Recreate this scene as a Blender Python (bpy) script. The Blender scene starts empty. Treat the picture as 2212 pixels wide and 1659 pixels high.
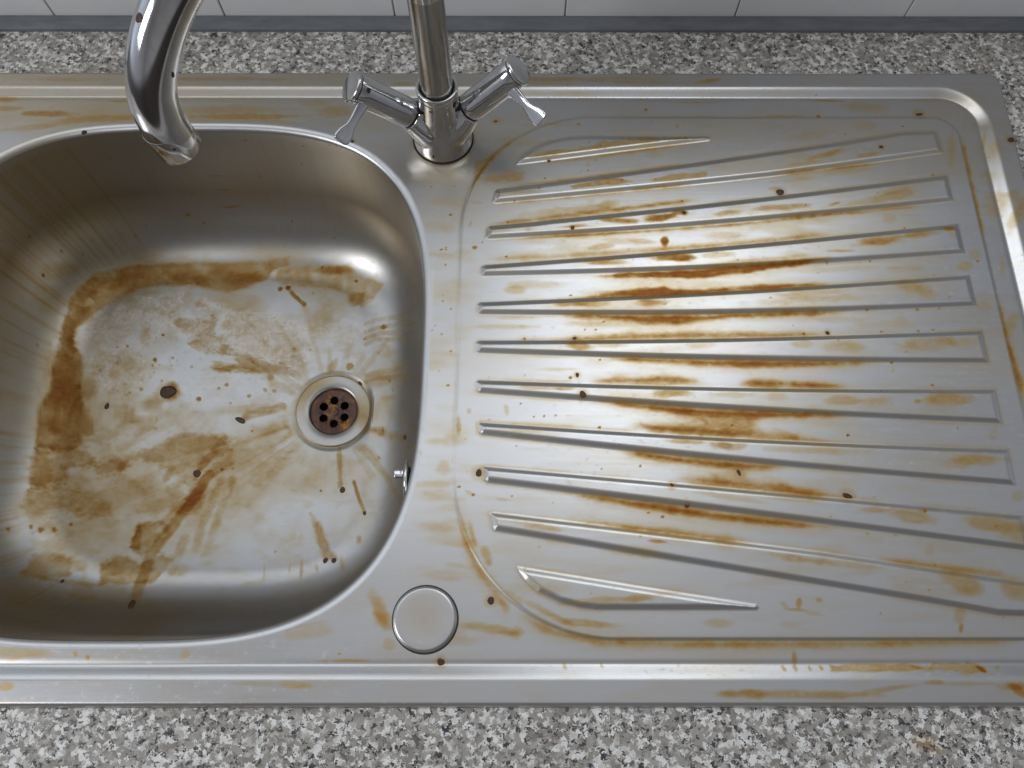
import bpy, bmesh, math, random
import numpy as np
from mathutils import Vector, Matrix
from mathutils.geometry import delaunay_2d_cdt

MM = 0.001
sc = bpy.context.scene
COL = sc.collection
PI = math.pi

# ------------------------------------------------------------------ camera
cam_d = bpy.data.cameras.new('camera')
cam_d.sensor_width = 36.0
cam_d.lens = 36.0 * 1694.2 / 2212.0
cam_d.clip_start = 0.01
cam_d.clip_end = 50
cam = bpy.data.objects.new('camera', cam_d)
COL.objects.link(cam)
cam.matrix_world = Matrix.Translation((0, 0, 0.53826)) @ (
    Matrix.Rotation(math.radians(-0.30), 4, 'Z') @ Matrix.Rotation(math.radians(19.83), 4, 'X') @ Matrix.Rotation(math.radians(0.31), 4, 'Z'))
sc.camera = cam

# ------------------------------------------------------------------ light
world = bpy.data.worlds.new('World')
sc.world = world
world.use_nodes = True
wn, wl = world.node_tree.nodes, world.node_tree.links
bg = wn['Background']
tc = wn.new('ShaderNodeTexCoord')
sx = wn.new('ShaderNodeSeparateXYZ')
wl.new(tc.outputs['Generated'], sx.inputs[0])
def wramp(src, stops):
    r = wn.new('ShaderNodeValToRGB')
    while len(r.color_ramp.elements) < len(stops): r.color_ramp.elements.new(0.5)
    for e, (p_, c_) in zip(r.color_ramp.elements, stops):
        e.position = p_; e.color = (*c_, 1)
    wl.new(src, r.inputs[0])
    return r
mz = wn.new('ShaderNodeMapRange'); mz.inputs[1].default_value = -1; mz.inputs[2].default_value = 1
wl.new(sx.outputs['Z'], mz.inputs[0])
my = wn.new('ShaderNodeMapRange'); my.inputs[1].default_value = -1; my.inputs[2].default_value = 1
wl.new(sx.outputs['Y'], my.inputs[0])
rz = wramp(mz.outputs[0], [(0.0, (.03, .027, .025)), (0.47, (.07, .063, .06)), (0.53, (.38, .385, .40)), (0.78, (.29, .29, .295)), (0.88, (.33, .335, .345)), (0.965, (.51, .515, .53)), (1.0, (.60, .605, .62))])
ry = wramp(my.outputs[0], [(0.0, (.62, .60, .59)), (0.27, (.54, .52, .51)), (0.42, (.74, .73, .72)), (0.5, (.96, .96, .96)), (0.55, (1.0, 1.0, 1.0)), (0.72, (.85, .87, .92)), (1.0, (.7, .74, .8))])
mul = wn.new('ShaderNodeMixRGB'); mul.blend_type = 'MULTIPLY'; mul.inputs[0].default_value = 1
wl.new(rz.outputs[0], mul.inputs[1]); wl.new(ry.outputs[0], mul.inputs[2])
mxx = wn.new('ShaderNodeMapRange'); mxx.inputs[1].default_value = -1; mxx.inputs[2].default_value = 1; wl.new(sx.outputs['X'], mxx.inputs[0])
rx = wramp(mxx.outputs[0], [(0.0, (1.8, 1.95, 2.2)), (0.12, (1.3, 1.38, 1.5)), (0.30, (.72, .73, .76)), (0.42, (.95, .95, .97)), (0.5, (1.0, 1.0, 1.0)), (0.66, (.95, .96, .98)), (0.85, (.75, .77, .8)), (1.0, (1.1, 1.15, 1.25))])
mul2 = wn.new('ShaderNodeMixRGB'); mul2.blend_type = 'MULTIPLY'; mul2.inputs[0].default_value = 1
wl.new(mul.outputs[0], mul2.inputs[1]); wl.new(rx.outputs[0], mul2.inputs[2])
wl.new(mul2.outputs[0], bg.inputs[0])
bg.inputs[1].default_value = 0.95

def area(name, loc, target, sx_, sy_, power, color):
    l = bpy.data.lights.new(name, 'AREA'); l.shape = 'RECTANGLE'; l.size = sx_; l.size_y = sy_
    l.energy = power; l.color = color
    o = bpy.data.objects.new(name, l); COL.objects.link(o)
    o.location = loc
    d = Vector(target) - Vector(loc)
    o.rotation_euler = d.to_track_quat('-Z', 'Y').to_euler()
    return o
# daylight through the kitchen window in the wall above the splashback
area('window_light', (0.25, 0.53, 1.02), (0.25, -0.4, 0.86), 0.46, 1.2, 3.1, (0.93, 0.97, 1.0))
area('window_light_side', (-0.75, 0.53, 1.12), (-0.75, -0.4, 0.9), 1.2, 1.05, 3.9, (0.90, 0.95, 1.0))

sc.view_settings.view_transform = 'Standard'
sc.view_settings.look = 'None'
sc.view_settings.exposure = 0.0
sc.view_settings.gamma = 1.0
sc.view_settings.use_curve_mapping = False
sc.render.engine = 'CYCLES'

# daylight arriving across the room from the left
area('room_light', (-1.8, -0.55, 1.3), (0, 0.3, 0), 0.7, 0.8, 15.0, (0.95, 0.97, 1.0))

# ------------------------------------------------------------------ helpers
def tag(o, label=None, cat=None, group=None, kind=None):
    if label: o['label'] = label
    if cat: o['category'] = cat
    if group: o['group'] = group
    if kind: o['kind'] = kind
    return o

def mesh_obj(name, V, F, mat=None, parent=None, smooth=True, normals=None, attr=None):
    V = np.asarray(V, dtype=np.float32)
    me = bpy.data.meshes.new(name)
    if isinstance(F, np.ndarray):
        n, k = F.shape
        me.vertices.add(len(V)); me.vertices.foreach_set('co', V.ravel())
        me.loops.add(n * k); me.loops.foreach_set('vertex_index', F.ravel().astype(np.int32))
        me.polygons.add(n); me.polygons.foreach_set('loop_start', np.arange(0, n * k, k, dtype=np.int32))
        me.update(calc_edges=True)
    else:
        me.from_pydata([tuple(map(float, v)) for v in V], [], F)
        me.update()
    me.validate()
    if attr is not None:
        for k_, a_ in attr.items():
            at = me.attributes.new(k_, 'FLOAT', 'POINT')
            at.data.foreach_set('value', np.asarray(a_, dtype=np.float32))
    me.polygons.foreach_set('use_smooth', [smooth] * len(me.polygons))
    if normals is not None:
        me.normals_split_custom_set_from_vertices(np.asarray(normals, dtype=np.float32))
    if mat: me.materials.append(mat)
    o = bpy.data.objects.new(name, me)
    COL.objects.link(o)
    if parent: o.parent = parent
    return o

def empty(name, loc=(0, 0, 0)):
    o = bpy.data.objects.new(name, None)
    o.empty_display_size = 0.02
    COL.objects.link(o); o.location = loc
    return o

def frame(d):
    d = Vector(d).normalized()
    up = Vector((0, 0, 1)) if abs(d.z) < 0.95 else Vector((0, 1, 0))
    a = d.cross(up).normalized(); b = a.cross(d).normalized()
    return a, b, d

def lathe(p0, axis, prof, seg=96, cap0=True, cap1=True):
    """prof: (distance along axis, radius) mm ; returns V, F (metres)"""
    a, b, d = frame(axis); p0 = Vector(p0)
    V = []; F = []
    for h, r in prof:
        for i in range(seg):
            t = 2 * PI * i / seg
            V.append((p0 + d * h + (a * math.cos(t) + b * math.sin(t)) * r) * MM)
    for k in range(len(prof) - 1):
        for i in range(seg):
            j = (i + 1) % seg
            F.append((k * seg + i, k * seg + j, (k + 1) * seg + j, (k + 1) * seg + i))
    if cap0: F.append(tuple(range(seg))[::-1])
    if cap1: F.append(tuple(range((len(prof) - 1) * seg, len(prof) * seg)))
    return [tuple(v) for v in V], F

def catmull(P, n):
    P = [Vector(p) for p in P]; out = []
    Q = [P[0] * 2 - P[1]] + P + [P[-1] * 2 - P[-2]]
    for i in range(1, len(Q) - 2):
        for k in range(n):
            t = k / n
            out.append(0.5 * ((2 * Q[i]) + (-Q[i-1] + Q[i+1]) * t + (2*Q[i-1] - 5*Q[i] + 4*Q[i+1] - Q[i+2]) * t*t + (-Q[i-1] + 3*Q[i] - 3*Q[i+1] + Q[i+2]) * t**3))
    out.append(P[-1])
    return out

def tube(P, rad, seg=72, cap=True):
    """P: points mm, rad: radius or list"""
    V = []; F = []
    n = len(P)
    if not hasattr(rad, '__len__'): rad = [rad] * n
    d0 = (P[1] - P[0]).normalized(); a, b, _ = frame(d0)
    for k in range(n):
        d = (P[min(k + 1, n - 1)] - P[max(k - 1, 0)]).normalized()
        a = (a - d * a.dot(d)).normalized(); b = d.cross(a)
        for i in range(seg):
            t = 2 * PI * i / seg
            V.append(tuple((P[k] + (a * math.cos(t) + b * math.sin(t)) * rad[k]) * MM))
    for k in range(n - 1):
        for i in range(seg):
            j = (i + 1) % seg
            F.append((k*seg+i, k*seg+j, (k+1)*seg+j, (k+1)*seg+i))
    if cap:
        F.append(tuple(range(seg))[::-1]); F.append(tuple(range((n-1)*seg, n*seg)))
    return V, F

def add_bevel(o, w, seg=3, ang=35):
    m = o.modifiers.new('bevel', 'BEVEL'); m.width = w * MM; m.segments = seg; m.limit_method = 'ANGLE'; m.angle_limit = math.radians(ang)
    m.harden_normals = False
    return o

def sharp(o, ang=35):
    me = o.data
    bm = bmesh.new(); bm.from_mesh(me)
    bmesh.ops.recalc_face_normals(bm, faces=bm.faces)
    for e in bm.edges:
        if len(e.link_faces) == 2 and e.calc_face_angle(0) > math.radians(ang): e.smooth = False
    bm.to_mesh(me); bm.free()
    return o

def ss(t): t = np.clip(t, 0, 1); return t * t * (3 - 2 * t)

# numpy value noise -------------------------------------------------
_rng = np.random.RandomState(11)
_G = _rng.rand(257, 257); _G[256, :] = _G[0, :]; _G[:, 256] = _G[:, 0]
def vnoise(x, y, sxx, syy, seed=0, octs=3, gain=0.55):
    """0..1 fractal value noise, feature size sxx x syy mm"""
    out = 0; amp = 1; tot = 0
    for k in range(octs):
        u = x / sxx * 2**k + 37.7 * seed + 11.3 * k + 500; w = y / syy * 2**k + 19.1 * seed + 7.7 * k + 500
        iu = np.floor(u).astype(int); iw = np.floor(w).astype(int)
        fu = ss(u - iu); fw = ss(w - iw)
        iu %= 256; iw %= 256
        v_ = (_G[iu, iw] * (1 - fu) + _G[iu + 1, iw] * fu) * (1 - fw) + (_G[iu, iw + 1] * (1 - fu) + _G[iu + 1, iw + 1] * fu) * fw
        out = out + amp * v_; tot += amp; amp *= gain
    return out / tot

# ------------------------------------------------------------------ sink deck heights (mm)
SX0, SX1, SY0, SY1 = -585.0, 415.5, -24.8, 475.5
YC = 223.6
def sd_rbox(x, y, x0, x1, y0, y1, rl, rr):
    cx, cy = (x0 + x1) / 2, (y0 + y1) / 2
    hx, hy = (x1 - x0) / 2, (y1 - y0) / 2
    r = np.where(x > cx, rr, rl)
    qx = np.abs(x - cx) - hx + r; qy = np.abs(y - cy) - hy + r
    return np.minimum(np.maximum(qx, qy), 0) + np.hypot(np.maximum(qx, 0), np.maximum(qy, 0)) - r
def sd_poly(x, y, P):
    P = np.asarray(P, float); n = len(P)
    d = np.full(x.shape, 1e18); s = np.ones(x.shape)
    for i in range(n):
        a = P[i]; b = P[i - 1]
        ex, ey = b - a
        wx, wy = x - a[0], y - a[1]
        t = np.clip((wx * ex + wy * ey) / max(ex * ex + ey * ey, 1e-9), 0, 1)
        d = np.minimum(d, (wx - ex * t)**2 + (wy - ey * t)**2)
        c1 = y >= a[1]; c2 = y < b[1]; c3 = ex * wy > ey * wx
        s = np.where((c1 & c2 & c3) | (~c1 & ~c2 & ~c3), -s, s)
    return s * np.sqrt(d)
def lerp_pts(a, b, n): return [(a[0] + (b[0]-a[0])*i/n, a[1] + (b[1]-a[1])*i/n) for i in range(n)]
RIBS = [
 [(3.7,383.0),(4.2,387.2),(9,393.8),(17.9,401.3),(32.3,408.2),(46,411.7),(58,413),(100,413.2),(163,413.3),(165.5,411),(163.6,408.3),(84,396.2)],
 [(-15.2,347.6),(-13.2,358.4),(-11,360.6),(36,368.4),(111,381.2),(188,394.0),(268,406.8),(300,412.2),(322,416.2),(352.5,417.0),(353.9,394.4),(207.8,373.2),(-12,346.4)],
 [(-20.6,315),(-19.2,324.8),(-16.5,326.9),(353.2,374.2),(353.8,348.6),(-17.5,313.9)],
 [(-23.8,283),(-23.4,290),(-21,292.2),(353.2,329.0),(353.8,301.4),(-21,281.5)],
 [(-26,251),(-25.6,258.6),(-23,260.6),(353.2,283.9),(353.8,256.4),(-23,249.3)],
 [(-26.5,220),(-26.5,227.2),(-24,229.2),(353.4,237.5),(353.8,210.0),(-24,218.0)],
]
for i in range(5):
    RIBS.append([(x, 2*YC - y) for x, y in RIBS[4 - i]][::-1])
def _bow():
    for k, R_ in enumerate(RIBS):
        out = []
        for i in range(len(R_)):
            a, c = R_[i], R_[(i + 1) % len(R_)]
            n = max(1, int(math.hypot(c[0]-a[0], c[1]-a[1]) / 12))
            out += lerp_pts(a, c, n)
        cy = sum(q[1] for q in out) / len(out)
        new = []
        for x_, y_ in out:
            s_ = math.sin(PI * min(max((x_ + 26) / 380, 0), 1))
            dy = -2.0 * s_
            if k in (2, 3, 4) and y_ < cy + (x_ - 164) * .06: dy -= 1.4 * s_      # the front edges of these ribs are bowed
            if k >= 8: dy = 0.6 * s_
            new.append((x_, y_ + dy))
        RIBS[k] = new
_bow()
ZR, ZD, ZP, ZT = 2.3, -1.0, -0.25, 1.45
def deck_z(x, y):
    so = sd_rbox(x, y, SX0, SX1, SY0, SY1, 14, 14)
    si = sd_rbox(x, y, -560, 398.5, -8.4, 460.4, 40, 40)      # start of the step down from the rim
    e = np.clip(1 + so / 4.0, 0, 1)
    z = ZR - 3.7 * e**2.4
    wst = 10.5
    st = np.clip(-si / wst, 0, 1)
    z = z + (ZD - ZR) * ss(st) - 0.35*np.exp(-((-si - wst*0.97)/2.0)**2)
    pl = sd_rbox(x, y, -40.6, 371.8, 15.6, 2*YC - 15.6, 110, 22)
    z = z + (ZP - ZD) * ss(-pl / 3.0) 
    near = (x > -45) & (x < 375) & (y > 10) & (y < 435)
    if near.any():
        xi, yi = x[near], y[near]
        add = np.zeros(xi.shape)
        for R_ in RIBS:
            P = np.array(R_)
            bb = (xi > P[:,0].min() - 1) & (xi < P[:,0].max() + 1) & (yi > P[:,1].min() - 1) & (yi < P[:,1].max() + 1)
            if bb.any():
                d = -sd_poly(xi[bb], yi[bb], P)
                t = np.clip(d / 5.4, 0, 1); w_ = .34       # straight flank, rounded at foot and shoulder
                f = np.where(t < w_, t*t / (2*w_), np.where(t > 1 - w_, 1 - w_ - (1 - t)**2 / (2*w_), t - w_ / 2)) / (1 - w_)
                add[bb] = np.maximum(add[bb], f)
        zz = z[near]; zz += (ZT - ZP) * add; z[near] = zz
    # pressed sheet is never perfectly flat
    z = z + 0.10 * (vnoise(x, y, 150, 110, 5, 2) - .5) * 2
    return z

BX, BY, BA, BB = -265., 218., 205., 207.
def bowl_sd(x, y):
    n = 3.2
    dx, dy = np.abs((x - BX) / BA), np.abs((y - BY) / BB)
    g = np.maximum((dx**n + dy**n), 1e-9)**(1/n)
    gx = dx**(n-1) * g**(1-n) / BA * np.sign(x - BX); gy = dy**(n-1) * g**(1-n) / BB * np.sign(y - BY)
    l = np.hypot(gx, gy) + 1e-12
    return (g - 1) / l, gx / l, gy / l
def bowl_profile():
    pts=[(-1.4,-1.16,3.2),(0,-1.0,3.2)]
    R1,H1=6.0,4.2
    for f in np.radians(np.linspace(6,82,14)): pts.append((R1*np.sin(f),-1-H1*(1-np.cos(f)),3.2))
    d0,z0,_=pts[-1]; dr=np.tan(np.radians(4))
    zb=-83.
    for t in np.linspace(0,1,60)[1:]: pts.append((d0+dr*(z0-zb)*t,z0+(zb-z0)*t,3.2+.3*t))
    d1=pts[-1][0]; R2,H2=56.,72.
    phi0=np.radians(4)
    for t in np.linspace(0,1,46)[1:]:
        a=phi0+(np.pi/2-phi0)*t  # direction turning from down to horizontal
        pts.append((d1+R2*(np.cos(phi0)-np.cos(a)), zb-H2*(np.sin(a)-np.sin(phi0)),3.5+.35*t))
    return pts
def bowl_loft(NA=900,NF=230):
    prof=bowl_profile()
    th=np.linspace(0,2*np.pi,NA,endpoint=False)
    c,s=np.cos(th),np.sin(th)
    rings=[];q=[]
    for d,z,n in prof:
        a,b=BA-d,BB-d
        x=BX+a*np.sign(c)*np.abs(c)**(2/n); y=BY+b*np.sign(s)*np.abs(s)**(2/n)
        nx=np.sign(x-BX)*np.abs((x-BX)/a)**(n-1)/a; ny=np.sign(y-BY)*np.abs((y-BY)/b)**(n-1)/b
        l=np.hypot(nx,ny); h=max(0,z-prof[-1][1])
        rings.append(np.stack([x,y,np.full(NA,z)],1)); q.append(np.stack([x+nx/l*h,y+ny/l*h],1))
    zf=prof[-1][1]; base=rings[-1][:,:2]
    dc=np.array([-164.5,223.5]); v=base-dc; u=v/np.linalg.norm(v,axis=1)[:,None]
    circ=dc+u*33.
    for t in np.linspace(0,1,NF)[1:]:
        xy=base*(1-t)+circ*t
        z=zf-4.5*(t**1.5)
        e=np.linalg.norm(xy-dc,axis=1)
        zz=z-0.7*np.clip((40-e)/5,0,1)**2*(3-2*np.clip((40-e)/5,0,1))
        rings.append(np.concatenate([xy,zz[:,None]],1)); q.append(xy)
    return np.array(rings),np.array(q)


# ------------------------------------------------------------------ stains
DECK_STAINS = [
('P',[59.3,281.7,87.8,284.5,149.0,287.7,210.8,294.2,252.3,298.8,252.1,297.0,189.6,286.8,148.4,280.9,107.9,281.3],2.3,2.2,0.35),
('P',[42.6,262.4,66.8,266.5,95.2,271.0,117.5,272.8,123.4,270.5,147.5,269.9,157.7,271.9,176.1,273.9,249.2,276.9,248.9,274.7,167.6,269.4,86.8,264.3],1.84,2.7,0.35),
('P',[34.3,250.6,86.1,249.3,145.8,249.3,225.8,252.0,257.8,252.9,225.6,250.3,165.5,247.8,145.4,244.5,125.3,241.7,105.6,242.5,85.9,245.8,42.3,248.4],2.3,3.6,0.35),
('P',[26.1,229.4,93.2,234.3,144.6,235.7,184.1,235.5,243.3,234.4,243.0,232.5,183.7,231.2,144.2,230.7,41.8,228.5],1.15,3.6,0.35),
('P',[64.9,215.4,142.8,213.0,240.1,211.5,278.9,210.9,239.7,209.2,181.2,207.3,142.4,208.8,113.4,211.3,84.3,212.9],1.95,3.6,0.35),
('P',[56.5,197.1,93.3,199.2,112.7,200.5,126.1,199.0,145.1,195.1,56.4,195.5],1.38,3.6,0.35),
('P',[164.3,194.3,176.3,197.6,189.7,197.2,218.4,194.8,249.1,193.5,248.9,191.9,166.1,192.7],1.61,3.6,0.35),
('P',[56.0,182.9,101.6,177.3,139.6,174.5,196.4,172.1,245.8,170.9,234.2,169.5,196.1,169.1,167.6,168.9,120.3,172.3,82.6,177.6],2.18,3.6,0.35),
('P',[112.9,174.3,139.5,173.3,167.9,171.7,188.7,170.9,174.8,165.3,172.5,161.0,187.1,157.1,203.7,153.5,171.8,155.1,138.2,157.8,96.9,161.0,119.6,161.7,135.9,164.3,127.7,168.9],1.0,6,3),
('P',[81.8,162.9,128.9,160.2,175.8,156.7,231.6,151.2,231.5,150.2,175.5,153.9,119.4,158.6],1.84,4.5,0.35),
('P',[71.6,145.3,118.0,139.6,154.9,135.6,197.4,132.7,197.1,130.5,173.0,130.8,145.3,132.0,117.7,135.4,80.8,142.3],1.95,3.6,0.35),
('P',[113.2,124.8,144.6,123.8,168.3,121.4,208.2,115.8,233.4,111.7,207.6,111.3,171.5,116.2,116.8,122.5],1.72,4.5,0.35),
('P',[139.4,128.5,163.3,126.7,190.3,120.1,199.0,115.8,168.2,120.1,142.7,123.8],0.5,5,3),
('P',[33.2,114.9,112.9,103.6,191.7,93.2,222.9,89.2,191.4,91.1,175.7,92.1,144.2,95.6,112.7,100.0],2.07,3.6,0.35),
('P',[32.8,96.0,111.8,88.0,158.7,81.5,170.9,77.6,142.8,79.8,80.2,87.6],1.03,3.6,0.35),
('P',[245.3,69.9,343.0,58.3,342.5,55.8,246.5,67.6],1.03,3.6,0.35),
('P',[1.0,35.5,31.3,21.6,61.5,16.3,136.9,14.9,227.6,15.1,335.7,16.6,335.3,14.8,197.1,12.8,121.6,12.3,61.3,13.4,20.7,22.4],1.26,4.5,0.35),
('P',[-36.9,106.4,-32.6,93.6,-22.7,65.6,-7.0,44.4,1.0,35.5,-2.3,34.0,-13.1,47.4,-25.8,64.0,-34.9,90.5],0.92,3.6,0.35),
('P',[-21.3,328.2,61.2,339.8,154.3,352.0,154.2,350.1,69.5,337.9,-20.3,326.3],1.15,2.7,0.35),
('P',[-3.6,314.9,118.7,323.5,194.2,330.3,279.3,341.7,279.0,340.0,173.0,326.5,68.7,318.3],1.26,2.7,0.35),
('P',[-24.0,296.3,88.8,304.7,171.6,311.8,255.4,320.8,255.1,318.9,150.6,307.1,47.6,299.1],0.92,3.6,0.35),
('P',[207.9,374.0,265.0,381.2,303.4,386.3,303.2,384.9,255.3,378.5,207.7,372.0],1.03,2.2,0.35),
('P',[203.2,332.3,259.0,338.4,333.8,346.0,333.6,344.7,258.8,336.9,203.0,330.2],1.03,2.2,0.35),
('P',[-12.0,347.2,54.5,353.4,149.1,367.0,148.9,364.3,73.1,355.6,-12.0,345.8],1.03,2.2,0.35),
('P',[6.5,382.8,65.0,390.7,152.3,406.6,152.1,404.3,64.9,388.8,7.4,381.7],0.69,2.2,0.35),
('P',[-12.1,362.0,64.4,373.0,150.7,386.9,150.6,385.2,64.3,371.5,-12.1,360.6],0.69,1.8,0.35),
('P',[371.5,258.0,372.4,225.7,375.1,194.6,372.4,182.1,370.7,198.2,369.8,229.5],1.38,2.7,0.35),
('P',[372.9,404.4,372.9,356.7,371.8,319.7,370.4,319.7,370.2,362.1,371.1,399.8],0.92,1.8,0.35),
('P',[-34.2,351.7,-26.2,372.3,-12.3,392.3,2.8,405.9,-1.0,405.9,-16.1,392.3,-29.0,372.3],0.69,2.7,0.35),
('E',[81.7,330.2],[15.5,-1.5],[-0.3,-2.4],1.0,0.5),
('E',[117.3,333.6],[12.6,1.0],[-0.0,-3.3],1.1,0.5),
('E',[133.3,337.9],[5.2,0.0],[-0.2,-2.4],0.9,0.5),
('E',[171.9,337.5],[11.6,1.2],[-0.0,-2.6],0.9,0.5),
('E',[120.1,312.5],[2.9,0.0],[-0.3,-4.7],1.3,0.5),
('E',[89.1,312.2],[16.3,-1.6],[-0.4,-3.3],0.4,0.5),
('E',[166.0,317.7],[18.6,0.0],[-0.3,-3.8],0.3,0.5),
('E',[127.3,297.3],[16.0,0.0],[-0.3,-3.7],1.5,0.5),
('E',[111.0,298.7],[10.2,0.0],[-0.2,-2.8],0.7,0.5),
('E',[76.0,294.1],[18.4,0.0],[-0.1,-3.0],0.5,0.5),
('E',[160.3,300.1],[14.4,1.4],[-0.0,-3.2],0.45,0.5),
('E',[289.4,313.1],[20.0,3.1],[-0.2,-4.2],0.75,0.5),
('E',[317.0,317.1],[14.7,1.7],[-0.3,-3.3],0.6,0.5),
('E',[344.0,323.3],[5.7,-0.5],[-0.6,-2.4],1.1,0.5),
('E',[60.5,258.5],[17.0,0.0],[-0.1,-3.1],1.1,0.5),
('E',[46.5,257.6],[14.0,0.0],[-0.1,-2.0],0.8,0.5),
('E',[104.6,259.6],[15.0,0.0],[-0.2,-3.1],0.9,0.5),
('E',[74.9,268.3],[20.2,1.2],[0.0,-1.8],0.3,0.5),
('E',[305.1,272.5],[14.6,-2.3],[-1.7,-5.8],0.7,0.5),
('E',[316.5,268.4],[7.7,-5.6],[-3.5,-5.0],0.5,0.5),
('E',[51.5,223.6],[9.3,-1.4],[-0.5,-3.4],1.4,0.5),
('E',[75.0,224.3],[11.8,0.0],[-0.1,-2.1],0.4,0.5),
('E',[141.7,224.3],[11.8,0.0],[-0.2,-3.0],0.35,0.5),
('E',[216.4,225.2],[8.7,-0.8],[-0.7,-3.4],0.6,0.5),
('E',[247.6,223.3],[17.7,0.0],[-0.7,-4.7],0.65,0.5),
('E',[310.9,225.9],[23.6,0.0],[-1.0,-5.5],0.8,0.5),
('E',[294.6,222.7],[9.8,0.0],[-0.9,-5.3],0.4,0.5),
('E',[336.4,226.0],[11.8,0.0],[-1.0,-5.3],0.4,0.5),
('E',[19.7,190.6],[15.4,-0.6],[-0.1,-1.8],0.8,0.5),
('E',[39.0,190.2],[9.6,0.0],[-0.0,-1.6],0.7,0.5),
('E',[117.5,186.8],[13.8,0.0],[-0.3,-3.6],1.0,0.5),
('E',[157.7,185.4],[17.3,0.0],[-0.3,-2.8],0.3,0.5),
('E',[241.6,181.3],[15.7,0.0],[-0.6,-4.0],0.75,0.5),
('E',[262.5,180.3],[17.2,0.0],[-0.6,-3.6],0.4,0.5),
('E',[294.0,180.4],[2.7,0.0],[-0.4,-2.0],1.0,0.5),
('E',[316.4,182.0],[18.2,0.0],[-1.0,-5.2],0.9,0.5),
('E',[0.5,158.2],[20.7,-0.7],[-0.0,-1.4],0.5,0.5),
('E',[124.4,150.6],[15.9,-0.9],[-0.3,-2.1],0.7,0.5),
('E',[154.2,147.3],[13.1,-0.5],[-0.4,-3.5],0.9,0.5),
('E',[152.3,147.7],[5.3,0.0],[-0.3,-2.7],0.8,0.5),
('E',[211.8,143.8],[37.2,-1.3],[-0.4,-2.7],0.45,0.5),
('E',[328.4,137.2],[17.7,0.0],[-0.8,-4.2],0.9,0.5),
('E',[314.8,134.3],[14.9,0.0],[-0.8,-4.2],0.5,0.5),
('E',[4.5,247.3],[15.9,0.0],[-0.0,-1.7],0.3,0.5),
('E',[-3.5,239.7],[23.7,0.0],[0.0,-2.2],0.4,0.5),
('E',[65.9,241.9],[31.7,0.0],[-0.1,-2.6],0.35,0.5),
('E',[57.5,226.8],[23.6,0.0],[-0.1,-1.7],0.3,0.5),
('E',[37.4,205.8],[17.5,0.0],[-0.0,-1.7],0.3,0.5),
('E',[2.5,270.4],[10.1,0.0],[-0.0,-3.6],0.6,0.5),
('E',[18.7,274.9],[24.2,0.0],[-0.0,-3.6],0.35,0.5),
('E',[227.0,261.7],[48.5,2.8],[-0.3,-3.5],0.45,0.5),
('E',[284.0,242.0],[27.8,0.0],[-0.5,-3.0],0.25,0.5),
('E',[-37.3,163.3],[1.9,0.0],[0.2,-7.1],0.9,0.5),
('E',[-3.3,175.2],[2.2,0.6],[1.2,-4.8],0.5,0.5),
('E',[-29.9,173.2],[1.5,0.0],[0.0,-2.4],0.6,0.5),
('E',[66.5,257.2],[50.0,0.0],[-0.2,-5.7],0.2,0.5),
('E',[180.1,293.2],[41.2,4.9],[-0.0,-3.2],0.5,0.5),
('E',[153.5,110.0],[25.1,-3.6],[-0.5,-2.1],0.45,0.5),
('E',[250.3,101.7],[11.8,-1.0],[-0.6,-2.4],0.6,0.5),
('E',[275.1,97.2],[16.5,-3.6],[-1.8,-4.7],0.65,0.5),
('E',[285.4,101.4],[4.2,0.0],[-0.3,-1.4],0.9,0.5),
('E',[333.0,92.1],[22.9,-3.3],[-2.2,-6.3],0.75,0.5),
('E',[342.8,85.8],[14.3,0.0],[-1.4,-6.3],0.4,0.5),
('E',[23.2,89.2],[14.9,-1.6],[-0.2,-1.9],0.7,0.5),
('E',[98.7,80.3],[7.5,-0.5],[-0.2,-1.4],1.0,0.5),
('E',[195.0,68.3],[21.3,-3.0],[-0.7,-2.7],1.05,0.5),
('E',[232.0,64.8],[21.2,-3.0],[-0.9,-3.0],0.4,0.5),
('E',[301.5,52.7],[15.2,-5.1],[-3.2,-6.0],0.8,0.5),
('E',[336.3,48.9],[6.8,-6.7],[-7.4,-6.9],0.8,0.5),
('E',[62.5,41.1],[30.8,1.6],[0.0,-2.7],0.55,0.5),
('E',[84.1,42.9],[10.8,0.9],[0.1,-2.4],0.4,0.5),
('E',[49.7,27.0],[21.2,-1.4],[-0.3,-2.5],0.8,0.5),
('E',[28.5,31.1],[13.7,-6.2],[-0.9,-1.9],0.45,0.5),
('E',[138.0,26.7],[10.7,-0.0],[-0.3,-3.2],0.35,0.5),
('E',[183.7,26.7],[7.6,-0.0],[-0.4,-2.9],0.2,0.5),
('E',[191.4,39.6],[2.0,-0.2],[-0.8,-3.8],1.2,0.5),
('E',[188.6,35.5],[8.8,-0.6],[-0.2,-1.2],0.8,0.5),
('E',[181.7,38.5],[2.1,-1.9],[-1.1,-1.1],0.5,0.5),
('E',[204.7,41.7],[2.5,0.0],[-0.2,-1.8],0.7,0.5),
('E',[199.8,33.3],[8.8,-1.5],[-0.6,-2.0],0.25,0.5),
('E',[295.9,23.8],[1.6,-0.1],[-0.9,-3.2],1.3,0.5),
('E',[296.7,31.8],[3.7,-0.0],[-1.1,-5.8],0.5,0.5),
('E',[184.4,4.9],[1.8,0.1],[-0.2,-4.2],1.0,0.5),
('E',[182.9,-16.5],[48.7,-0.8],[-0.4,-2.7],0.95,0.5),
('E',[148.9,-16.5],[17.8,-0.0],[-0.3,-3.0],0.6,0.5),
('E',[238.1,-13.7],[24.1,3.5],[0.0,-1.9],0.5,0.5),
('E',[271.6,-9.2],[6.5,-0.0],[-0.2,-1.3],0.9,0.5),
('E',[292.2,-10.3],[26.8,-0.0],[-0.2,-1.2],0.4,0.5),
('E',[324.0,-14.4],[7.3,-5.5],[-2.4,-2.5],1.5,0.5),
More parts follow.
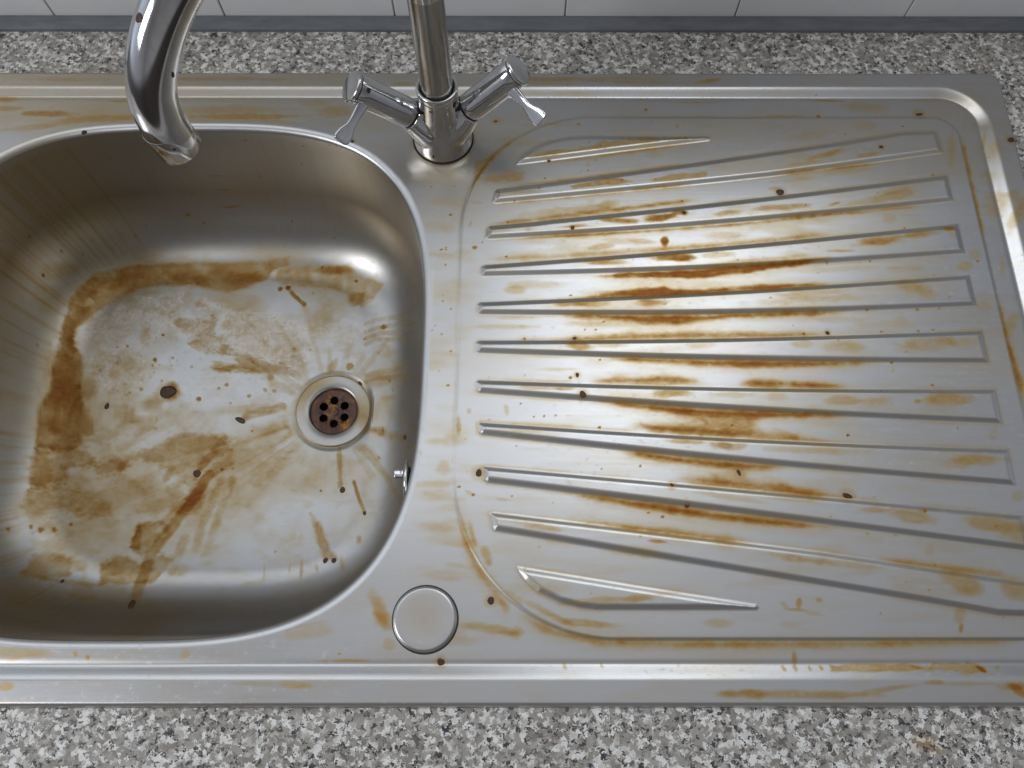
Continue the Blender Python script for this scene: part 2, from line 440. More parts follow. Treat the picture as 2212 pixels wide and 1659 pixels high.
('E',[323.2,-11.7],[13.4,-0.0],[-0.6,-2.8],0.8,0.5),
('E',[3.3,20.9],[5.5,-0.0],[-0.0,-4.3],0.7,0.5),
('E',[249.5,107.3],[9.5,-0.8],[-0.8,-3.2],0.3,0.5),
('E',[262.4,50.4],[9.3,0.0],[-0.8,-4.5],0.2,0.5),
('P',[206.9,1.1,225.0,1.3,260.2,1.6,271.2,-0.1,273.0,-2.2,240.8,-2.7,207.2,-2.6],1.0,1,1),
('P',[274.0,3.1,280.5,1.6,286.5,2.0,301.4,1.3,306.1,-1.2,306.4,-3.3,278.2,-2.6,271.1,-0.5],1.0,1.5,2),
('E',[262.9,-0.5],[4.3,-0.7],[-0.6,-1.5],1.0,0.5),
('E',[304.5,-1.9],[2.6,-2.0],[-1.0,-1.0],3.0,0.5),
('E',[176.4,-0.8],[1.1,0.5],[0.8,-2.0],0.9,0.5),
('E',[183.9,-0.8],[1.1,0.5],[0.8,-2.0],0.9,0.5),
('E',[193.2,-0.8],[1.1,0.5],[0.7,-2.0],0.9,0.5),
('E',[200.7,-0.8],[1.1,0.5],[0.7,-2.0],0.9,0.5),
('E',[314.9,-0.5],[1.1,-0.7],[-1.3,-1.5],0.9,0.5),
('E',[35.1,0.2],[1.3,0.4],[0.9,-2.4],0.8,0.5),
('E',[59.0,0.9],[0.9,0.3],[0.7,-2.1],0.8,0.5),
('E',[108.7,0.9],[1.2,-0.0],[-0.2,-2.2],0.3,0.5),
('P',[16.0,390.1,36.8,396.6,65.3,399.1,75.0,404.2,103.6,406.9,120.9,409.2,120.7,405.8,84.2,399.4,36.7,392.3,14.0,387.8],0.8,2,1.5),
('P',[48.2,362.0,59.5,365.3,75.4,368.6,82.9,369.4,90.3,368.1,97.7,365.9,86.4,364.2,68.7,362.1,50.0,359.6],1.2,1.2,1),
('P',[112.7,368.1,129.8,372.5,158.1,375.8,157.6,370.3,115.4,366.5],1.1,1.5,1),
('P',[-22.4,370.1,-4.7,375.6,2.7,379.0,11.2,376.8,8.3,366.9,-4.7,366.3,-19.6,366.8],0.65,4,3),
('P',[-30.2,387.8,-13.3,391.7,-19.8,380.0,-26.2,370.1,-29.1,375.6],0.75,2,2),
('E',[138.0,409.4],[7.2,0.9],[0.0,-1.5],1.0,0.5),
('E',[138.0,422.3],[1.2,0.0],[-0.2,-3.5],0.8,0.5),
('E',[117.1,425.3],[1.9,0.0],[-0.1,-1.7],0.4,0.5),
('E',[8.3,356.3],[20.3,1.7],[0.1,-1.3],0.5,0.5),
('E',[77.3,346.5],[9.2,1.9],[0.5,-4.6],0.65,0.5),
('E',[44.9,340.0],[38.6,3.9],[0.2,-4.0],0.45,0.5),
('E',[-8.4,353.9],[3.7,0.0],[0.0,-1.3],0.3,0.5),
('E',[86.7,330.8],[15.5,-0.6],[-0.2,-2.1],1.1,0.5),
('E',[117.9,332.7],[12.8,2.6],[0.2,-2.7],1.1,0.5),
('E',[135.7,338.5],[5.2,-1.6],[-0.7,-2.2],0.9,0.5),
('E',[50.9,325.5],[9.1,0.6],[0.0,-1.5],0.9,0.5),
('E',[13.6,322.7],[3.6,0.0],[-0.0,-2.1],0.4,0.5),
('E',[-10.0,321.1],[10.9,0.7],[0.1,-1.9],0.3,0.5),
('E',[120.2,312.8],[3.1,0.0],[-0.2,-3.7],1.2,0.5),
('E',[102.1,313.2],[13.4,-1.3],[-0.4,-2.7],0.65,0.5),
('E',[71.2,308.3],[11.7,1.4],[0.2,-2.8],0.5,0.5),
('E',[124.6,297.7],[14.8,0.0],[-0.3,-3.6],1.2,0.5),
('E',[129.9,296.7],[7.2,0.0],[-0.2,-2.6],0.8,0.5),
('E',[73.3,293.1],[18.8,0.0],[-0.1,-2.4],0.75,0.5),
('E',[-31.9,328.4],[0.9,-0.1],[-0.4,-3.7],1.0,0.5),
('E',[-11.6,290.0],[6.2,0.0],[0.0,-1.4],0.6,0.5),
('E',[33.2,462.7],[25.5,0.0],[-0.0,-1.4],0.5,0.5),
('E',[27.7,423.1],[19.2,0.0],[-0.0,-3.5],0.25,0.5),
('E',[36.2,366.9],[13.0,2.1],[0.1,-1.1],0.4,0.5),
('E',[117.1,393.6],[9.4,0.0],[-0.3,-4.5],0.35,0.5),
('E',[62.9,383.5],[1.9,0.0],[-0.1,-2.8],0.3,0.5),
('E',[-10.7,426.5],[5.8,0.0],[0.0,-3.5],0.35,0.5),
('E',[-34.7,377.8],[1.4,0.0],[0.1,-2.8],0.4,0.5),
('E',[-25.8,347.4],[5.5,0.0],[0.0,-1.1],0.3,0.5),
('E',[63.6,348.6],[3.7,0.0],[-0.1,-4.3],0.2,0.5),
('E',[295.8,441.3],[19.2,-1.2],[-1.1,-5.9],0.5,0.5),
('E',[266.6,447.8],[15.5,-0.6],[-0.2,-1.1],0.8,0.5),
('E',[224.0,432.1],[21.2,0.0],[-0.1,-0.9],0.9,0.5),
('E',[347.5,448.5],[14.6,0.0],[-0.3,-1.7],0.35,0.5),
('E',[292.8,421.5],[10.6,0.0],[-0.9,-5.8],0.4,0.5),
('E',[250.5,413.3],[22.3,3.7],[-0.1,-5.7],0.35,0.5),
('E',[255.2,391.8],[19.1,5.5],[0.2,-2.8],0.75,0.5),
('E',[263.2,395.2],[7.6,3.1],[0.3,-1.9],0.4,0.5),
('E',[292.1,392.4],[10.6,1.7],[-0.1,-2.4],0.9,0.5),
('E',[237.2,384.0],[19.1,3.1],[-0.0,-2.0],0.4,0.5),
('E',[273.9,377.4],[22.8,2.8],[-0.1,-2.6],0.3,0.5),
('E',[230.7,369.6],[18.9,1.9],[-0.1,-2.2],0.35,0.5),
('E',[215.4,342.6],[24.1,2.0],[-0.2,-3.0],0.9,0.5),
('E',[256.8,345.7],[5.4,1.9],[0.2,-1.2],1.2,0.5),
('E',[297.8,351.3],[31.2,7.4],[0.1,-4.2],0.6,0.5),
('E',[308.3,358.8],[16.1,3.2],[-0.0,-3.2],0.45,0.5),
('E',[344.2,323.0],[5.0,-0.5],[-0.4,-1.7],1.2,0.5),
('E',[315.1,317.6],[20.4,3.2],[-0.1,-2.5],0.75,0.5),
('E',[291.7,313.4],[20.2,2.0],[-0.3,-3.5],0.7,0.5),
('E',[345.0,317.6],[3.6,0.0],[-0.6,-3.1],0.4,0.5),
('E',[389.8,407.8],[1.3,-0.1],[-2.3,-9.1],0.7,0.5),
('E',[385.7,347.1],[10.2,0.0],[-2.9,-13.8],0.45,0.5),
('E',[385.3,372.0],[5.6,0.0],[-1.8,-8.7],0.3,0.5),
('E',[402.3,338.6],[4.7,-2.2],[-9.0,-16.8],0.7,0.5),
('E',[299.5,333.2],[6.4,0.0],[-0.9,-5.2],0.4,0.5),
('E',[318.3,336.4],[11.0,0.0],[-0.4,-2.1],0.25,0.5),
('E',[212.0,360.9],[5.6,0.0],[-0.2,-2.2],0.4,0.5),
('E',[401.0,353.5],[4.6,0.0],[-1.4,-6.4],0.4,0.5),
('E',[257.7,303.6],[11.7,0.0],[-0.2,-1.6],0.8,0.5),
('E',[291.3,310.8],[22.0,2.2],[-0.3,-3.1],0.6,0.5),
('E',[350.7,291.1],[6.3,0.0],[-0.8,-4.2],0.75,0.5),
('E',[360.7,300.7],[5.4,0.0],[-1.0,-5.1],0.4,0.5),
('E',[295.0,289.5],[7.2,0.0],[-0.3,-1.8],0.5,0.5),
('E',[310.3,290.0],[8.0,0.0],[-0.5,-3.0],0.3,0.5),
('E',[235.9,268.7],[33.9,2.6],[-0.3,-3.9],0.4,0.5),
('E',[216.8,263.8],[13.9,-1.3],[-0.6,-2.9],0.3,0.5),
('E',[380.4,291.6],[2.7,0.0],[-2.1,-10.0],0.4,0.5),
('E',[375.4,239.9],[4.5,-1.9],[-6.3,-11.5],0.5,0.5),
('E',[358.8,256.1],[6.1,0.0],[-1.0,-4.8],0.35,0.5),
('E',[252.0,288.5],[36.0,2.1],[-0.3,-3.0],0.3,0.5),
('E',[293.8,245.5],[5.2,0.0],[-0.6,-3.8],0.3,0.5),
('E',[245.9,245.5],[26.1,0.0],[-0.4,-2.9],0.25,0.5),
('E',[191.8,183.8],[12.6,0.0],[-0.3,-2.7],0.3,0.5),
('E',[281.0,205.0],[2.0,0.0],[-0.3,-1.6],0.5,0.5),
('E',[345.2,157.2],[2.9,-1.2],[-3.2,-5.6],0.45,0.5),
('E',[352.7,112.1],[4.8,0.0],[-1.1,-4.9],0.35,0.5),
('E',[284.7,74.7],[3.1,0.0],[-0.8,-4.6],0.25,0.5),
('E',[223.9,147.8],[39.1,-2.1],[-0.3,-1.4],0.3,0.5),
('E',[194.5,108.8],[23.8,-1.7],[-0.3,-1.5],0.35,0.5),
('E',[345.7,84.1],[6.3,0.0],[-1.0,-4.7],0.2,0.5),
('E',[-26.0,85.2],[1.7,0.4],[2.4,-9.1],0.7,0.5),
('E',[-16.4,71.2],[3.3,1.2],[2.5,-6.5],0.7,0.5),
('E',[-14.0,65.8],[2.3,0.0],[0.0,-2.3],0.3,0.5),
('E',[22.3,35.0],[15.1,-6.8],[-1.0,-2.0],0.5,0.5),
('E',[2.4,42.4],[5.3,-4.3],[-2.0,-2.3],0.4,0.5),
('E',[-9.8,23.3],[18.0,-2.4],[-0.4,-2.9],0.5,0.5),
('E',[-0.7,20.4],[7.5,-1.0],[-0.3,-2.1],0.6,0.5),
('E',[-5.6,109.1],[4.7,-0.8],[-0.2,-1.1],0.4,0.5),
('E',[-47.1,132.1],[4.9,0.0],[0.2,-6.6],0.3,0.5),
('E',[-30.9,16.1],[15.1,-0.0],[0.1,-3.6],0.2,0.5),
('E',[-28.9,114.0],[3.5,-2.0],[-0.8,-1.4],0.3,0.5),
('E',[7.2,92.7],[11.8,-1.2],[-0.1,-1.1],0.4,0.5),
('E',[-3.7,32.8],[0.8,-0.0],[0.0,-0.7],0.1,0.5),
('E',[-86.5,35.5],[4.6,2.1],[6.8,-12.6],0.85,0.5),
('E',[-86.1,29.6],[4.9,-3.7],[-2.7,-3.4],0.5,0.5),
('E',[-131.2,22.4],[16.5,1.1],[0.8,-5.2],0.4,0.5),
('E',[-16.0,23.8],[21.0,-2.8],[-0.4,-3.2],0.45,0.5),
('E',[-79.2,13.7],[4.5,-0.0],[0.2,-4.3],0.4,0.5),
('E',[-38.7,23.8],[13.7,-0.0],[0.3,-10.1],0.2,0.5),
('E',[-138.7,-10.9],[12.2,-0.6],[0.1,-2.3],0.9,0.5),
('E',[-159.5,-10.2],[16.3,-0.0],[0.2,-1.7],0.35,0.5),
('E',[-323.7,-11.6],[8.1,-0.0],[0.6,-2.8],0.6,0.5),
('E',[-322.1,8.8],[22.5,-0.0],[0.9,-4.3],0.6,0.5),
('E',[-307.0,8.0],[12.0,-0.0],[0.8,-3.7],0.5,0.5),
('E',[-282.7,8.0],[1.5,-0.0],[0.5,-2.4],1.2,0.5),
('E',[-274.2,5.9],[1.2,-0.0],[0.3,-1.8],1.1,0.5),
('E',[-211.0,8.0],[3.3,-0.0],[0.6,-4.2],0.45,0.5),
('E',[-108.6,3.8],[18.0,-0.0],[0.1,-0.8],0.9,0.5),
('E',[-302.7,16.6],[36.4,-1.2],[0.2,-1.4],0.4,0.5),
('E',[-152.4,22.4],[29.2,6.0],[0.5,-1.4],0.4,0.5),
('E',[-386.5,433.6],[25.0,0.0],[0.7,-3.3],1.1,0.5),
('E',[-424.4,448.4],[11.6,0.0],[0.8,-3.8],0.6,0.5),
('E',[-422.3,439.0],[15.4,0.0],[0.7,-3.3],0.5,0.5),
('E',[-216.8,431.1],[50.0,0.1],[0.3,-2.8],0.8,0.5),
('E',[-343.3,428.6],[38.0,2.5],[0.8,-3.7],0.6,0.5),
('E',[-327.1,446.4],[11.6,0.0],[0.2,-1.4],0.7,0.5),
('E',[-233.0,438.1],[50.2,0.1],[0.6,-4.7],0.4,0.5),
('E',[-164.1,445.2],[15.5,0.0],[0.4,-4.3],0.3,0.5),
('E',[-146.0,435.8],[17.4,0.0],[0.5,-6.1],0.6,0.5),
('E',[-393.4,420.4],[37.1,4.9],[0.9,-3.2],0.5,0.5),
('E',[-256.1,466.7],[78.4,0.1],[0.3,-2.4],0.5,0.5),
('E',[-373.6,466.5],[39.1,0.1],[0.5,-2.4],0.3,0.5),
('E',[-91.2,462.1],[11.7,0.0],[0.1,-2.9],0.5,0.5),
('E',[-197.1,426.4],[27.0,-3.4],[0.0,-2.3],0.4,0.5),
('E',[-117.6,445.3],[11.6,0.0],[0.3,-4.7],0.4,0.5),
('E',[30.5,466.6],[49.1,0.1],[-0.1,-3.4],0.7,0.5),
('E',[165.8,465.3],[11.8,2.0],[0.1,-2.2],0.9,0.5),
('E',[89.4,467.2],[51.1,0.1],[-0.2,-3.9],0.35,0.5),
('E',[118.6,463.6],[39.2,0.1],[-0.1,-1.9],0.3,0.5),
('E',[49.8,453.9],[42.9,0.1],[-0.0,-1.9],0.3,0.5),
('E',[156.4,445.7],[19.4,0.0],[-0.1,-0.9],0.9,0.5),
('E',[361.4,399.6],[3.8,0.0],[-3.4,-17.9],0.4,0.5),
('E',[395.6,399.7],[3.8,0.0],[-1.9,-9.0],0.2,0.5),
('E',[-59.2,301.8],[12.8,0.8],[0.2,-3.1],0.14827047246246272,0.5),
('E',[-34.2,78.7],[15.9,-1.0],[-0.1,-2.6],0.12703604938504653,0.5),
('E',[-59.9,325.8],[10.4,-1.6],[-0.5,-6.3],0.21713089893939497,0.5),
('E',[-50.6,113.1],[10.4,-1.1],[-0.3,-4.0],0.225290220858529,0.5),
('E',[-52.5,89.6],[14.0,-0.7],[-0.1,-4.0],0.11022432962093336,0.5),
('E',[-56.8,217.2],[19.6,-1.3],[-0.1,-5.4],0.1310417757274652,0.5),
('E',[-40.0,81.3],[17.4,-0.9],[-0.1,-4.5],0.15037082733239443,0.5),
('E',[-46.2,175.7],[8.8,-1.2],[-0.3,-3.1],0.08735053974228224,0.5),
('E',[-46.0,375.7],[11.7,-0.6],[-0.1,-5.0],0.13828335512176654,0.5),
('E',[-48.7,56.2],[11.3,-0.9],[-0.1,-2.4],0.12697182194314613,0.5),
('E',[-39.7,258.2],[11.4,-1.9],[-0.5,-4.4],0.09716650458203611,0.5),
('E',[-57.7,369.5],[18.9,0.3],[0.2,-5.3],0.13628138921319488,0.5),
('E',[-49.6,324.0],[7.8,-1.3],[-0.6,-5.3],0.24230539171819865,0.5),
('E',[-31.3,132.9],[6.7,-1.1],[-0.4,-2.9],0.2117907039882752,0.5),
('E',[-33.8,239.0],[15.5,-0.0],[0.1,-5.3],0.11254058481748569,0.5),
('E',[-55.8,227.3],[12.1,-0.1],[0.1,-5.8],0.08159739927772598,0.5),
('E',[-59.7,376.3],[19.2,-0.0],[0.1,-4.2],0.09650737624381148,0.5),
('E',[-43.2,60.6],[8.8,0.5],[0.2,-2.0],0.10867394612163991,0.5),
('E',[-53.0,150.9],[7.1,0.1],[0.2,-3.7],0.24959820960497536,0.5),
('E',[-48.1,345.4],[18.5,-3.7],[-0.5,-4.2],0.16121953371391717,0.5),
('E',[-50.3,299.7],[7.7,0.1],[0.2,-4.1],0.23118107082495298,0.5),
('E',[-42.5,104.0],[6.8,0.1],[0.1,-2.7],0.11537113384376206,0.5),
('E',[-37.2,303.6],[9.1,-1.6],[-0.3,-2.6],0.1761085140695089,0.5),
('E',[-43.6,58.1],[17.3,-2.1],[-0.4,-3.8],0.20660346855882966,0.5),
('E',[-56.4,210.2],[9.6,-1.5],[-0.6,-5.3],0.23717815315818375,0.5),
('E',[-42.4,265.0],[18.2,-2.6],[-0.4,-4.8],0.1697640617682819,0.5),
('E',[-39.0,157.9],[10.0,-1.7],[-0.7,-5.1],0.09264469657811238,0.5),
('E',[-29.9,63.6],[14.4,-2.1],[-0.3,-1.9],0.10169757388799969,0.5),
('E',[-37.2,64.3],[7.0,-0.6],[-0.1,-2.3],0.17676500909232462,0.5),
('E',[-32.0,129.4],[9.2,-1.5],[-0.3,-2.0],0.08222874711231537,0.5),
('E',[-51.8,90.7],[16.5,-2.4],[-0.5,-4.3],0.1736034274777631,0.5),
('E',[-49.6,90.0],[14.7,-2.2],[-0.3,-2.9],0.21150755601627647,0.5),
('E',[-44.8,218.0],[7.2,-0.6],[-0.1,-2.3],0.1631013084600647,0.5),
('E',[-39.4,94.1],[8.1,-1.0],[-0.3,-3.0],0.16890766966235687,0.5),
('E',[-40.0,390.3],[20.0,-1.5],[-0.1,-3.1],0.14479686435244946,0.5),
('E',[-47.7,117.0],[9.4,-1.6],[-0.5,-3.5],0.09617034400346146,0.5),
('E',[-45.5,348.5],[20.4,-0.8],[-0.0,-4.7],0.22583347246728736,0.5),
('E',[-54.1,120.2],[17.8,-0.1],[0.1,-2.6],0.22219513573777083,0.5),
('E',[-37.8,234.8],[9.2,0.3],[0.3,-5.5],0.10538218368228014,0.5),
('E',[-49.7,210.3],[14.2,-1.6],[-0.4,-5.5],0.08094556108249525,0.5),
('E',[-45.8,274.0],[14.0,-0.7],[-0.1,-5.2],0.09286633572370916,0.5),
('E',[-37.8,298.4],[12.1,-2.3],[-0.7,-5.4],0.18653909482276232,0.5),
('E',[-40.9,151.0],[10.7,-0.5],[-0.1,-5.1],0.23493938220007454,0.5),
('E',[-36.7,276.2],[18.2,-0.8],[-0.1,-4.8],0.10391348639717964,0.5),
('E',[-46.5,121.9],[15.0,0.8],[0.2,-2.4],0.10446950603139306,0.5),
('E',[-50.9,110.5],[18.0,-1.3],[-0.1,-3.1],0.13957494575339804,0.5),
('E',[236.0,366.9],[18.2,2.1],[-0.3,-7.5],0.1515953628127657,0.5),
('E',[111.2,280.5],[7.5,-1.2],[-0.5,-2.4],0.17616835275604686,0.5),
('E',[265.0,100.0],[27.6,-0.7],[-0.5,-2.5],0.12933375233814914,0.5),
('E',[181.2,59.2],[23.0,2.7],[0.0,-5.3],0.151217849903392,0.5),
('E',[224.0,120.1],[20.6,1.3],[-0.4,-5.2],0.18989504960392645,0.5),
('E',[133.1,169.5],[27.7,1.7],[-0.1,-5.0],0.0922516046791839,0.5),
('E',[103.6,159.9],[29.8,1.0],[-0.2,-5.8],0.11609240528741335,0.5),
('E',[302.5,287.4],[17.7,2.0],[-0.2,-2.4],0.13562769207503578,0.5),
('E',[236.6,164.1],[15.0,-0.6],[-1.1,-6.0],0.08184735575007579,0.5),
('E',[9.6,48.3],[27.5,-0.9],[-0.2,-5.1],0.10371316036161464,0.5),
('E',[20.2,297.6],[12.6,-1.8],[-0.8,-6.9],0.16890865094423474,0.5),
('E',[42.8,305.5],[14.7,1.8],[0.5,-7.0],0.1706619303036621,0.5),
('E',[235.4,187.9],[29.3,-0.2],[-0.5,-3.3],0.08205271158503849,0.5),
('E',[23.5,393.9],[15.8,2.6],[0.3,-3.3],0.19895638011446087,0.5),
('E',[85.4,73.8],[21.6,-1.0],[-0.5,-4.6],0.19336581020205587,0.5),
('E',[297.2,128.6],[18.9,-1.4],[-1.2,-4.7],0.13732954563058467,0.5),
('E',[185.3,340.7],[29.3,4.6],[0.1,-5.0],0.08352485748289562,0.5),
('E',[326.8,298.6],[16.5,-2.2],[-1.6,-5.7],0.10597908991453732,0.5),
('E',[130.9,233.2],[7.6,1.2],[0.4,-6.1],0.1944132188746704,0.5),
('E',[45.2,339.5],[29.1,2.9],[0.3,-6.7],0.13749354288880394,0.5),
('E',[154.9,128.9],[10.4,-1.7],[-1.3,-5.2],0.15890414313777107,0.5),
('E',[299.1,59.4],[14.1,-1.5],[-1.5,-4.9],0.14221178044612415,0.5),
('E',[24.5,162.4],[27.7,-1.3],[-0.2,-3.3],0.1856027281126198,0.5),
('E',[230.6,391.7],[23.7,-3.2],[-0.9,-4.0],0.15267303290027934,0.5),
('E',[91.6,72.1],[19.7,-2.1],[-0.5,-3.1],0.18482701341096225,0.5),
('E',[292.6,76.0],[20.7,-0.7],[-1.0,-4.5],0.13379290585711973,0.5),
('E',[363.0,260.1],[9.0,0.0],[-1.2,-5.6],0.1363901327237649,0.5),
('E',[218.7,301.0],[12.0,-1.2],[-0.6,-2.8],0.18718468889069195,0.5),
('E',[265.4,356.8],[32.8,-0.1],[-1.0,-6.9],0.060126202479071515,0.5),
('E',[290.6,161.1],[20.7,-1.6],[-0.5,-2.1],0.06480154724024925,0.5),
('E',[175.9,344.6],[16.4,-1.5],[-1.1,-7.1],0.1742283852216504,0.5),
('E',[98.2,246.3],[21.8,0.7],[-0.1,-2.4],0.19648417777530003,0.5),
('E',[245.9,82.4],[12.7,-1.2],[-1.1,-4.4],0.1586389791851703,0.5),
('E',[158.5,331.9],[7.6,-1.2],[-1.4,-6.9],0.0986323118685876,0.5),
('E',[271.0,239.4],[22.4,1.4],[-0.6,-6.1],0.1468162698255714,0.5),
('E',[80.1,200.7],[7.5,0.5],[0.1,-3.3],0.18803052089967712,0.5),
('E',[32.7,115.7],[8.4,0.9],[0.5,-5.8],0.0728981764476225,0.5),
('E',[58.4,60.6],[20.8,0.0],[-0.2,-5.1],0.07596304960824045,0.5),
('E',[112.6,221.1],[30.8,2.7],[0.0,-3.0],0.17805460984517302,0.5),
('E',[25.2,49.1],[12.6,-0.6],[-0.3,-3.8],0.1869825122093931,0.5),
('E',[12.6,87.4],[10.2,1.5],[0.6,-4.5],0.1673333194268698,0.5),
('E',[55.9,318.8],[8.1,0.5],[0.1,-4.1],0.19760926788900615,0.5),
('E',[216.6,255.7],[31.6,3.1],[-0.1,-3.1],0.1938524461350067,0.5),
('E',[325.4,140.4],[28.0,-3.8],[-0.7,-2.2],0.15860479242323094,0.5),
('E',[217.1,88.5],[8.7,1.0],[-0.1,-2.6],0.12702834862613555,0.5),
('E',[186.2,190.2],[15.0,-1.7],[-1.1,-5.3],0.16619231588097266,0.5),
('E',[-0.7,341.0],[13.0,-0.3],[-0.1,-3.8],0.08723542803128204,0.5),
('E',[224.4,263.5],[15.5,-2.4],[-1.4,-5.6],0.08668890252290631,0.5),
('E',[103.8,46.0],[10.8,1.0],[0.1,-1.9],0.17555783373563627,0.5),
('E',[234.5,59.0],[17.2,1.0],[-0.2,-2.0],0.16068886661755538,0.5),
('E',[141.9,346.8],[17.1,0.9],[-0.2,-4.9],0.12249738512722466,0.5),
('E',[39.8,394.9],[28.3,0.9],[0.0,-6.6],0.07608628516101021,0.5),
('E',[93.7,183.8],[27.1,-4.3],[-0.8,-4.1],0.1337784055512216,0.5),
('E',[51.2,163.9],[20.5,-1.5],[-0.4,-4.5],0.06320217962259525,0.5),
('E',[138.5,102.2],[9.5,1.0],[0.0,-2.1],0.0999783393196149,0.5),
('E',[152.7,275.1],[22.9,1.3],[-0.1,-3.2],0.15460495320817152,0.5),
('E',[170.5,52.9],[26.6,1.3],[-0.2,-2.7],0.13526725906505097,0.5),
('E',[192.6,255.1],[28.2,0.3],[-0.3,-3.2],0.0767192318316643,0.5),
('E',[306.6,170.8],[29.3,-2.0],[-0.7,-2.7],0.14356386793648657,0.5),
('E',[4.2,95.8],[25.5,-3.6],[-0.3,-2.2],0.16989453149686112,0.5),
('E',[207.6,189.0],[13.0,0.1],[-0.3,-2.4],0.18123258560383043,0.5),
('E',[63.2,214.8],[13.4,-2.1],[-0.9,-5.2],0.18432702272878992,0.5),
('E',[93.7,235.5],[6.9,-0.8],[-0.7,-4.6],0.1782707678559726,0.5),
('E',[12.2,229.3],[8.7,-1.2],[-0.5,-4.1],0.0996935697483819,0.5),
('E',[272.5,53.9],[23.2,-3.1],[-0.8,-2.5],0.18919958286956456,0.5),
('E',[397.4,404.0],[7.7,-0.0],[-0.9,-4.3],0.11936863816585086,0.5),
('E',[19.1,155.1],[22.0,-0.1],[-0.1,-4.6],0.13690055645005944,0.5),
('E',[265.9,379.7],[19.3,2.8],[-0.1,-3.3],0.16668029079136681,0.5),
('E',[109.3,265.3],[13.9,1.9],[0.2,-5.0],0.14976174091733138,0.5),
('E',[10.5,53.9],[9.6,-0.1],[-0.1,-4.6],0.1194895685345086,0.5),
('E',[101.1,257.5],[25.6,-0.3],[-0.3,-4.7],0.0946608087269848,0.5),
('E',[233.4,333.8],[19.6,-0.3],[-0.8,-5.8],0.14128389953162473,0.5),
('E',[210.5,324.0],[31.3,-2.5],[-1.0,-5.9],0.1937056487620004,0.5),
('E',[158.4,267.9],[14.6,1.0],[-0.1,-3.8],0.10425390183040392,0.5),
('E',[63.1,210.6],[13.7,-0.8],[-0.3,-3.8],0.10412782813318142,0.5),
('E',[287.3,103.1],[14.0,1.4],[-0.4,-5.1],0.0734158725772492,0.5),
('E',[393.7,393.9],[7.9,1.4],[-0.5,-7.3],0.15172039729137787,0.5),
('E',[203.5,312.0],[13.5,0.5],[-0.6,-7.2],0.09385163492379558,0.5),
('E',[142.0,124.3],[12.9,-1.2],[-0.4,-2.3],0.07345749173953038,0.5),
('E',[6.5,406.1],[33.9,-3.0],[-0.3,-5.1],0.13808052041508617,0.5),
('E',[359.0,264.0],[16.1,2.7],[-0.3,-5.4],0.1109045311326484,0.5),
('E',[262.8,178.8],[18.3,0.4],[-0.8,-6.1],0.16232234264001555,0.5),
('E',[143.5,369.8],[17.7,3.1],[0.2,-3.7],0.1000366484676491,0.5),
('E',[32.4,220.7],[24.3,-3.2],[-0.7,-5.5],0.10448067572852242,0.5),
('E',[215.7,74.1],[15.1,1.8],[-0.1,-5.2],0.1889145872570804,0.5),
('E',[283.1,46.5],[24.2,0.5],[-0.7,-4.3],0.16044350215445508,0.5),
('E',[306.2,177.7],[21.5,1.5],[-0.7,-6.0],0.10692940410104136,0.5),
('E',[-1.3,77.6],[20.1,1.6],[0.4,-4.4],0.08583641595059688,0.5),
('E',[150.7,77.9],[14.1,0.4],[-0.2,-3.4],0.1782223139201367,0.5),
('E',[29.1,81.4],[6.5,-0.5],[-0.5,-4.5],0.12574060144662902,0.5),
('D',[56.5,423.1],1.19,1.7),
('D',[27.5,370.4],0.935,1.7),
('D',[22.7,359.8],0.935,1.7),
('D',[3.2,349.0],0.85,1.7),
('D',[-47.2,337.1],0.85,1.7),
('D',[-12.6,426.5],1.36,1.7),
('D',[64.0,404.2],0.765,1.7),
('D',[62.7,377.9],0.765,1.7),
('D',[-22.2,311.8],0.765,1.7),
('D',[-28.0,307.2],1.7,1.7),
('D',[-54.5,305.6],0.765,1.7),
('D',[-50.4,305.6],0.765,1.7),
('D',[-50.5,292.5],0.85,1.7),
('D',[-3.2,299.1],0.68,1.7),
('D',[97.5,407.7],0.935,1.7),
('D',[73.4,400.5],0.85,1.7),
('D',[143.8,409.7],1.02,1.7),
('D',[89.4,368.3],0.935,1.7),
('D',[-2.3,329.7],0.935,1.7),
('D',[-45.6,363.3],0.68,1.7),
('D',[69.6,387.9],0.68,1.7),
('D',[136.5,349.2],1.02,1.7),
('D',[256.7,431.9],1.87,1.7),
('D',[324.9,421.3],0.935,1.7),
('D',[275.8,413.4],0.85,1.7),
('D',[309.9,324.8],1.02,1.7),
('D',[341.2,373.8],1.02,1.7),
('D',[257.1,453.2],0.765,1.7),
('D',[278.1,295.5],0.935,1.7),
('D',[244.6,293.5],0.85,1.7),
('D',[361.5,295.6],1.02,1.7),
('D',[305.3,236.5],1.02,1.7),
('D',[277.5,236.0],1.02,1.7),
('D',[316.3,237.4],1.02,1.7),
('D',[281.2,210.9],1.19,1.7),
('D',[307.6,254.3],1.105,1.7),
('D',[269.4,253.8],1.02,1.7),
('D',[324.4,255.1],0.765,1.7),
('D',[307.9,193.5],1.02,1.7),
('D',[219.2,234.3],1.105,1.7),
('D',[333.1,263.8],0.765,1.7),
('D',[196.9,263.3],0.765,1.7),
('D',[44.0,199.2],1.275,1.7),
('D',[10.3,230.0],1.02,1.7),
('D',[65.8,213.3],0.85,1.7),
('D',[63.8,161.3],1.02,1.7),
('D',[240.7,155.5],0.935,1.7),
('D',[158.8,162.9],0.935,1.7),
('D',[48.2,324.0],1.19,1.7),
('D',[-3.6,299.1],0.68,1.7),
('D',[45.7,266.0],0.85,1.7),
('D',[7.2,179.2],0.765,1.7),
('D',[24.2,169.6],0.85,1.7),
('D',[32.8,170.2],0.68,1.7),
('D',[16.6,169.2],0.68,1.7),
('D',[69.9,244.0],0.68,1.7),
('D',[55.8,237.5],0.68,1.7),
('D',[63.7,237.5],0.68,1.7),
